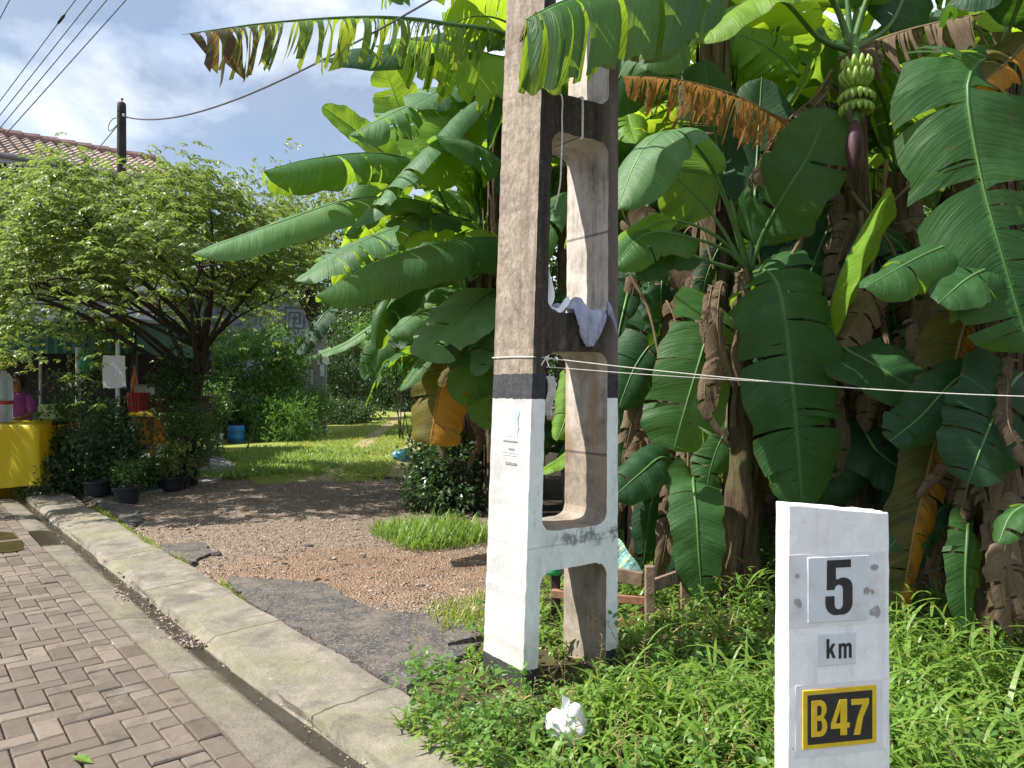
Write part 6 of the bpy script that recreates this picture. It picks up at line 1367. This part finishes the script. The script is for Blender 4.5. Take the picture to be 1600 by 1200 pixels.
# person in a purple dress, mostly behind the dispenser
def person():
    d = 12.7; x = P(28, 600, d).x; T = thing('person', 'person with dark hair in a loose purple dress standing behind the yellow table', 'person', (x, d, 0))
    J = {'pel': (0, 0, .92), 'wst': (0, .01, 1.06), 'chs': (0, .0, 1.26), 'nck': (0, -.01, 1.40), 'hd0': (0, -.03, 1.48), 'hd1': (0, -.035, 1.58), 'hd2': (0, -.02, 1.66),
         'shr': (.17, 0, 1.33), 'elr': (.24, -.02, 1.07), 'wrr': (.14, -.22, .98), 'hnr': (.10, -.29, .98), 'shl': (-.17, 0, 1.33), 'ell': (-.25, 0, 1.07), 'wrl': (-.16, -.22, 1.0), 'hnl': (-.12, -.29, 1.0),
         'hpr': (.09, 0, .86), 'knr': (.10, -.02, .48), 'anr': (.10, .03, .08), 'tor': (.11, -.12, .04), 'hpl': (-.09, 0, .86), 'knl': (-.10, -.02, .48), 'anl': (-.10, .03, .08), 'tol': (-.11, -.12, .04)}
    rad = {'pel': .14, 'wst': .12, 'chs': .135, 'nck': .052, 'hd0': .07, 'hd1': .088, 'hd2': .065, 'shr': .055, 'elr': .042, 'wrr': .028, 'hnr': .034, 'shl': .055, 'ell': .042, 'wrl': .028, 'hnl': .034, 'hpr': .085, 'knr': .055, 'anr': .036, 'tor': .03, 'hpl': .085, 'knl': .055, 'anl': .036, 'tol': .03}
    E = 'pel-wst wst-chs chs-nck nck-hd0 hd0-hd1 hd1-hd2 chs-shr shr-elr elr-wrr wrr-hnr chs-shl shl-ell ell-wrl wrl-hnl pel-hpr hpr-knr knr-anr anr-tor pel-hpl hpl-knl knl-anl anl-tol'.split()
    ks = list(J); V = [Vector(J[k]) for k in ks]; ed = [tuple(ks.index(a) for a in e.split('-')) for e in E]; R = [rad[k] for k in ks]
    for s, hn in ((1, 'hnr'), (-1, 'hnl')):       # five fingers each
        b = ks.index(hn)
        for f, (dx, dz, L) in enumerate(((-.028, .0, .06), (-.012, .004, .072), (.004, .004, .076), (.018, .0, .066), (.034, -.01, .045))):
            V.append(V[b]+Vector((dx, -L*.6, dz))); V.append(V[b]+Vector((dx, -L, dz-.02))); ed += [(b, len(V)-2), (len(V)-2, len(V)-1)]; R += [.009, .0075]
    me = bpy.data.meshes.new('body'); me.from_pydata(V, ed, []); o = bpy.data.objects.new('body', me); COL.objects.link(o); o.parent = T
    sk = o.modifiers.new('skin', 'SKIN'); sub = o.modifiers.new('sub', 'SUBSURF'); sub.levels = sub.render_levels = 2
    if not me.skin_vertices: me.attributes.new  # skin layer is made with the modifier
    for i, sv in enumerate(me.skin_vertices[0].data): sv.radius = (R[i], R[i]); sv.use_root = (i == 0)
    me.materials.append(flat('skin', (.20, .105, .065), .6, .3, .1))
    q = Vector((x, d, 0)); mb = MB(); mb.lathe([(.30, .42), (.27, .7), (.225, .95), (.19, 1.08), (.20, 1.2), (.215, 1.30), (.16, 1.38), (.07, 1.42)], q, 26, wob=.05); mb.build('dress', flat('purple_dress', (.24, .055, .23), .8, .2, .25, 5), T, smooth=True)
    for s in (-1, 1):
        mb = MB(); mb.tube(crspline([q+Vector((s*.15, 0, 1.34)), q+Vector((s*.21, -.01, 1.22)), q+Vector((s*.245, -.01, 1.08))], 8), [.075, .078, .08, .08, .08, .078, .078, .076], 12); mb.build('sleeve', flat('purple_sleeve', (.24, .055, .23), .8, .2, .25, 5), T, smooth=True)
    mb = MB(); mb.lathe([(.045, 1.46), (.098, 1.52), (.112, 1.60), (.10, 1.68), (.06, 1.725), (.01, 1.735)], q+Vector((0, .03, 0)), 18, wob=.04); mb.lathe([(.02, 1.50), (.055, 1.53), (.06, 1.58), (.02, 1.61)], q+Vector((0, .13, 0)), 12); mb.build('hair', flat('dark_hair', (.012, .010, .010), .6, .3), T, smooth=True)
    mb = MB()
    for s in (-1, 1): mb.lathe([(.002, -.008), (.010, -.003), (.010, .004), (.002, .008)], q+Vector((s*.034, -.112, 1.585)), 8)
    mb.lathe([(.004, -.02), (.014, -.012), (.010, .02), (.003, .03)], q+Vector((0, -.118, 1.555)), 8); mb.box(q+Vector((0, -.108, 1.515)), (.045, .012, .012)); mb.build('face_features', flat('face_dark', (.10, .045, .035), .6), T)
person()
# pot plants
def potplant(label, px, py, d, ph, pr, c_h, rad, n, mat, seed, ln=.07, wd=.04):
    q = P(px, py, d); q.z = 0; T = thing('potted_plant', label, 'potted plant', q, 'pot plants round the stall')
    mb = MB(); mb.lathe([(pr*.75, 0), (pr*.8, .02), (pr, ph), (pr*1.06, ph), (pr*1.06, ph-.03), (pr*.92, ph-.04)], q, 18); mb.build('pot', M['black'], T)
    shrub_mesh((q.x, q.y, ph+c_h), rad, n, 11, ln, wd, seed=seed, shell=.35).build('foliage', M[mat], T)
    mb = MB(); rs = random.Random(seed)
    for k in range(5):
        e = q+Vector((rs.uniform(-.6, .6)*rad[0], rs.uniform(-.5, .5)*rad[1], ph+c_h+rs.uniform(-.1, .7)*rad[2])); b = q+Vector((rs.uniform(-.3, .3)*pr, 0, ph-.06)); mb.tube(crspline([b, b.lerp(e, .5)+Vector((.02, 0, .05)), e], 7), [.012-.0013*i for i in range(7)], 5)
    mb.build('stems', M['bark'], T)
potplant('tall glossy pot shrub under the white board', 172, 740, 10.9, .22, .20, .55, (.42, .35, .62), 190, 'potleaf', 1, .085, .05)
potplant('dark leafy pot shrub left of the white board, tallest of the pots', 120, 740, 11.7, .22, .20, .75, (.50, .4, .75), 170, 'potleaf', 2, .085, .045)
potplant('bushy low pot plant beside the yellow cloth', 88, 740, 11.4, .2, .18, .28, (.45, .35, .30), 140, 'bushmid', 3, .07, .04)
potplant('light variegated pot plant before the orange panels', 268, 735, 11.3, .2, .20, .24, (.34, .3, .28), 120, 'treeleaf', 4, .06, .03)
potplant('spreading pot plant beneath the big dark tree trunk', 292, 735, 11.8, .30, .2, .5, (.40, .35, .50), 160, 'bushmid', 5, .07, .035)
potplant('small seedling in a black tub nearest the kerb end', 198, 775, 10.0, .22, .17, .16, (.12, .12, .16), 26, 'bushmid', 6, .06, .035)
potplant('climbing pot shrub with pale leaves against the tree trunk', 282, 735, 12.3, .3, .2, 1.15, (.34, .35, .7), 150, 'potleaf', 7, .08, .05)
for k, (px, py, d, r, h, lab) in enumerate(((150, 758, 10.6, .17, .22, 'empty black tub beside the seedling tub'), (226, 734, 11.6, .20, .30, 'black plastic tub in front of the variegated plant'), (262, 732, 11.9, .17, .26, 'small black tub at the edge of the concrete slab'))):
    q = P(px, py, d); q.z = 0; T = thing('plant_tub', lab, 'tub', q, 'black tubs'); mb = MB(); mb.lathe([(r*.78, 0), (r*.85, .02), (r, h), (r*1.07, h), (r*1.07, h-.03), (r*.9, h-.05), (r*.85, h-.08)], q, 18); mb.build('tub_body', M['black'], T); mb = MB(); mb.lathe([(r*.1, h-.07), (r*.86, h-.075)], q, 14); mb.build('soil', flat('pot_soil', (.03, .022, .016), .95), T)
bush('low dark weeds crowding between the pots and the yellow cloth', (-6.35, 10.9, .25), (.55, .4, .32), 220, 12, .07, .035, 'potleaf', 61, stems=3)
bush('ragged low weeds at the foot of the white board post', (-5.55, 11.0, .28), (.5, .3, .30), 200, 12, .07, .035, 'bushmid', 62, stems=3)
# spiky plant
q = P(292, 690, 11.5); q.z = 0; T = thing('spiky_plant', 'dark spiky leaved plant right of the orange panels', 'plant', q); mb = MB(); r = np.random.default_rng(4); n = 60
blades(mb, np.tile(v3(q+Vector((0, 0, .45))), (n, 1)), r.uniform(0, 6.28, n), r.uniform(.35, .6, n), np.full(n, .03), r.uniform(-.1, .5, n), 4, r.uniform(-.1, 1.3, n)); mb.build('foliage', flat('bronze_leaf', (.055, .035, .03), .6, .3, .4, 5), T); mb = MB(); mb.tube([q, q+Vector((0, 0, .46))], [.05, .04], 8); mb.build('trunk', M['bark'], T)
# sloping slab
mb = MB(); pts = [(205, 776), (375, 745), (365, 728), (312, 716), (262, 716), (215, 735)]
top = [Vector((*G(x, y)[:2], z)) for (x, y), z in zip(pts, (.03, .02, .06, .24, .30, .22))]; bot = [Vector((p.x, p.y, -.06)) for p in top]; m = len(pts)
mb.add(top+bot, [(0, 1, 2, 3), (0, 3, 4, 5)]+[(i, i+m, (i+1) % m+m, (i+1) % m) for i in range(m)]); tag(mb.build('concrete_ramp', flat('grey_ramp', (.24, .235, .235), .85, .2, .35, 5, .5, dirt=(.09, .06, .055))), 'tilted grey concrete slab at the foot of the pot plants', 'slab')
# drum, bucket, fallen bucket
def drum():
    q = G(369, 692); q.z = 0; s = .47/1.0; T = thing('plastic_drum', 'blue plastic drum at the edge of the grass below the bush', 'drum', q); mb = MB(); mb.lathe([(.20, 0), (.22, .02), (.22, .13), (.228, .145), (.22, .16), (.22, .32), (.228, .335), (.22, .35), (.215, .44), (.20, .46), (.17, .455)], q, 22); mb.build('drum_body', M['blue'], T, smooth=True); mb = MB(); mb.lathe([(.17, .457), (.17, .475), (.02, .48)], q, 20); mb.build('lid', M['black'], T)
    q = G(341, 693); q.z = 0; T = thing('paint_bucket', 'small white bucket standing left of the blue drum', 'bucket', q); mb = MB(); mb.lathe([(.10, 0), (.13, .26), (.14, .26), (.14, .23), (.12, .20)], q, 16); mb.build('bucket_body', M['post'], T); mb = MB(); mb.tube(crspline([q+Vector((-.13, 0, .24)), q+Vector((-.1, -.1, .16)), q+Vector((.1, -.1, .16)), q+Vector((.13, 0, .24))], 12), .006, 5); mb.build('handle', M['oldwood'], T)
    q = G(625, 722); q.z = 0; T = thing('bucket', 'faded blue bucket lying on its side on the sunny grass', 'bucket', q); mb = MB(); ax = Vector((.95, -.2, .12)).normalized()
    c = q+Vector((-.11, .03, .12)); mb.tube([c, c+ax*.02, c+ax*.24, c+ax*.245, c+ax*.262], [.095, .10, .128, .137, .137], 20, cap=False); mb.add([c+(ax.orthogonal().normalized()*math.cos(w)+ax.cross(ax.orthogonal().normalized())*math.sin(w))*.095 for w in np.linspace(0, 6.283, 20, endpoint=False)], [tuple(range(20))]); o = mb.build('bucket_body', M['tealblue'], T); m = o.modifiers.new('s', 'SOLIDIFY'); m.thickness = .006
    mb = MB(); e = c+ax*.25; mb.tube(crspline([e+Vector((0, .12, .05)), e+Vector((.1, .1, -.06)), e+Vector((.12, -.06, -.09)), e+Vector((0, -.13, -.03))], 12), .005, 5); mb.build('handle', M['black'], T)
    q = G(643, 716); T = thing('concrete_lump', 'pale broken lump of concrete behind the fallen bucket', 'rubble', q); mb = MB(); mb.lathe([(.06, 0), (.11, .03), (.10, .12), (.05, .17), (.01, .18)], q, 9, wob=.2); mb.build('lump', flat('rubble', (.36, .34, .30), .9), T)
    for x0, y0, x1, y1, d, lab in ((336, 665, 352, 620, 16.5, 'bare thin stick leaning left of the blue drum'), (384, 688, 402, 650, 17.5, 'bare thin stick leaning right of the blue drum')):
        a, b = P(x0, y0, d), P(x1, y1, d); a.z = 0 if a.z < .5 else a.z; a.z = 0; mb = MB(); mb.tube(crspline([a, a.lerp(b, .5)+Vector((.02, 0, 0)), b], 8), [.018-.0015*k for k in range(8)], 6); tag(mb.build('stick', M['oldwood']), lab, 'stick', 'sticks by the drum')
drum()
# broken timber frame right of the pole, with a sheet of packaging
def frame():
    d = 4.75; T = thing('timber_frame', 'broken weathered timber frame standing in the grass right of the pole', 'timber frame', (P(1015, 0, d).x, d, 0))
    def beam(name, a, b, w, h, mat):
        a, b = Vector(a), Vector(b); u = (b-a); L = u.length; u.normalize(); s = Vector((0, 0, 1)).cross(u); s = s.normalized() if s.length > .1 else Vector((1, 0, 0)); n = u.cross(s)
        mb = MB(); R = Matrix((u, s, n)).transposed(); mb.box((a+b)/2, (L, w, h), R); mb.build(name, mat, T, bevel=.004)
    x = lambda px, py, dd=d: P(px, py, dd)
    beam('post', (x(1015, 0).x, d, -.1), x(1015, 884), .055, .055, M['oldwood'])
    beam('rear_post', (x(1070, 0, 5.25).x, 5.25, -.1), x(1070, 860, 5.25), .055, .05, M['oldwood'])
    beam('rail', x(862, 882, 4.95), x(1004, 905, d+.04), .035, .085, M['oldwood'])
    beam('rail', x(862, 927, 4.95), x(1008, 938, d+.05), .05, .05, M['redwood'])
    beam('rail', x(1012, 918, d+.06), x(1066, 898, 5.22), .03, .08, M['oldwood'])
    beam('brace', x(940, 990, d+.10), x(1008, 958, d+.06), .03, .07, M['redwood'])
    beam('rear_post', (x(868, 0, 5.0).x, 5.0, -.1), x(868, 868, 5.0), .06, .06, M['darkwood'])
    beam('rear_post', (x(905, 0, 5.3).x, 5.3, -.1), x(905, 780, 5.3), .14, .10, M['oldwood'])
    t = NT('printed_sack'); z = t.sep(t.mapv(t.obj(), (1, 1, 1), (0, .75, 0)))[2]; st = t.noise(t.n('CombineXYZ', {2: t.math('MULTIPLY', z, 46.)}).outputs[0], 1.0, 2); sp = t.noise(t.obj(), 30, 4)
    c = t.ramp(st, [(.38, (.03, .14, .10)), (.44, (.28, .42, .40)), (.5, (.05, .22, .14)), (.56, (.55, .60, .58)), (.6, (.40, .46, .10)), (.66, (.06, .2, .24))], 'CONSTANT'); c = t.mix(t.ramp(sp, [(.45, 0.), (.6, .6)]), c, (.22, .34, .33))
    m = t.done(t.bsdf(c, .4, .4)); P0, P1, P2, P3 = x(940, 850, 4.95), x(968, 842, 5.0), x(1004, 893, 4.9), x(940, 905, 4.85); V = []
    for j in range(9):
        for i in range(9):
            u, v = i/8, j/8; p = (P0*(1-u)+P1*u)*(1-v)+(P3*(1-u)+P2*u)*v; V.append(p+Vector((0, .012*math.sin(u*9+v*5), .006*math.sin(v*11))))
    mb = MB(); mb.add(V, [(j*9+i, j*9+i+1, (j+1)*9+i+1, (j+1)*9+i) for j in range(8) for i in range(8)]); o = mb.build('packaging_sheet', m); mm = o.modifiers.new('s', 'SOLIDIFY'); mm.thickness = .004
    tag(o, 'green and white printed plastic sheet lying over the timber frame', 'plastic sheet')
    q = x(866, 897, 4.95); T2 = thing('plastic_bottle', 'green plastic container wedged on the timber frame behind the pole', 'container', q); mb = MB(); mb.lathe([(.05, 0), (.055, .02), (.055, .09), (.03, .12), (.018, .14)], q, 14); mb.build('bottle_body', flat('green_container', (.03, .26, .10), .4), T2, smooth=True); mb = MB(); mb.lathe([(.02, .141), (.02, .165), (.005, .167)], q, 10); mb.build('cap', M['post'], T2)
frame()
# white bag in the grass
def bag():
    q = P(888, 1128, 3.25); T = thing('plastic_bag', 'crumpled white plastic bag lying in the grass in front of the pole', 'bag', (q.x, q.y, 0)); bm = bmesh.new(); bmesh.ops.create_icosphere(bm, subdivisions=4, radius=1)
    from mathutils import noise as mn
    for v in bm.verts:
        c = v.co.copy(); k = 1+.30*mn.noise(c*1.7)+.12*abs(mn.noise(c*3.1))-.05+.07*mn.noise(c*6); v.co = Vector((c.x*.092*k, c.y*.08*k, c.z*.075*k+.02*max(0, c.z)*math.sin(c.x*6)))+Vector((q.x, q.y, q.z-.01))-Vector((q.x, q.y, 0))
    me = bpy.data.meshes.new('bag_body'); bm.to_mesh(me); bm.free(); me.materials.append(cloth_mat('white_film', (.60, .61, .63), (.78, .79, .81))); me.polygons.foreach_set('use_smooth', [True]*len(me.polygons)); o = bpy.data.objects.new('bag_body', me); COL.objects.link(o); o.parent = T
    mb = MB(); a = q+Vector((-.03, -.01, .04))
    mb.add([a, a+Vector((.05, .0, -.005)), a+Vector((.035, .015, .055)), a+Vector((.005, .01, .075))], [(0, 1, 2, 3)]); oo = mb.build('bag_ear', cloth_mat('white_film_light', (.62, .63, .65), (.8, .8, .82)), T); m = oo.modifiers.new('s', 'SOLIDIFY'); m.thickness = .003
bag()
# a few loose stones
for k, (px, py, r, lab) in enumerate(((482, 857, .045, 'dark stone lying alone on the gravel of the lane'), (338, 868, .04, 'black lump of tar at the broken edge of the small patch'), (492, 907, .035, 'brown clod on the red clay above the tar edge'), (745, 958, .05, 'flat stone on the clay just left of the pole'))):
    q = G(px, py); bm = bmesh.new(); bmesh.ops.create_icosphere(bm, subdivisions=3, radius=1); rs = random.Random(k+2)
    from mathutils import noise as mn
    for v in bm.verts: c = v.co.copy(); kk = 1+.35*mn.noise(c*1.5+Vector((k*3, 0, 0)))+.12*mn.noise(c*5); v.co = Vector((c.x*r*1.3*kk, c.y*r*kk, c.z*r*.6*kk+r*.3))
    me = bpy.data.meshes.new('stone'); bm.to_mesh(me); bm.free(); me.materials.append(flat('stone_dark', (.07, .06, .05), .9, .15, .4, 30) if k < 2 else flat('stone_red', (.2, .13, .09), .9, .15, .4, 30)); o = bpy.data.objects.new('stone', me); COL.objects.link(o); o.location = q; tag(o, lab, 'stone')
# rough slab of tar sticking out beside the pole
mb = MB(); pts = [G(690, 1012), G(757, 1000), G(757, 1014), G(700, 1022)]; top = [Vector((p.x, p.y, z)) for p, z in zip(pts, (.06, .085, .085, .065))]; bot = [Vector((p.x, p.y, z-.035)) for p, z in zip(pts, (.06, .085, .085, .065))]
mb.add(top+bot, [(0, 1, 2, 3), (7, 6, 5, 4)]+[(i, i+4, (i+1) % 4+4, (i+1) % 4) for i in range(4)]); tag(mb.build('tar_slab', M['tar']), 'loose broken plate of tar lifted off the ground beside the pole', 'slab')
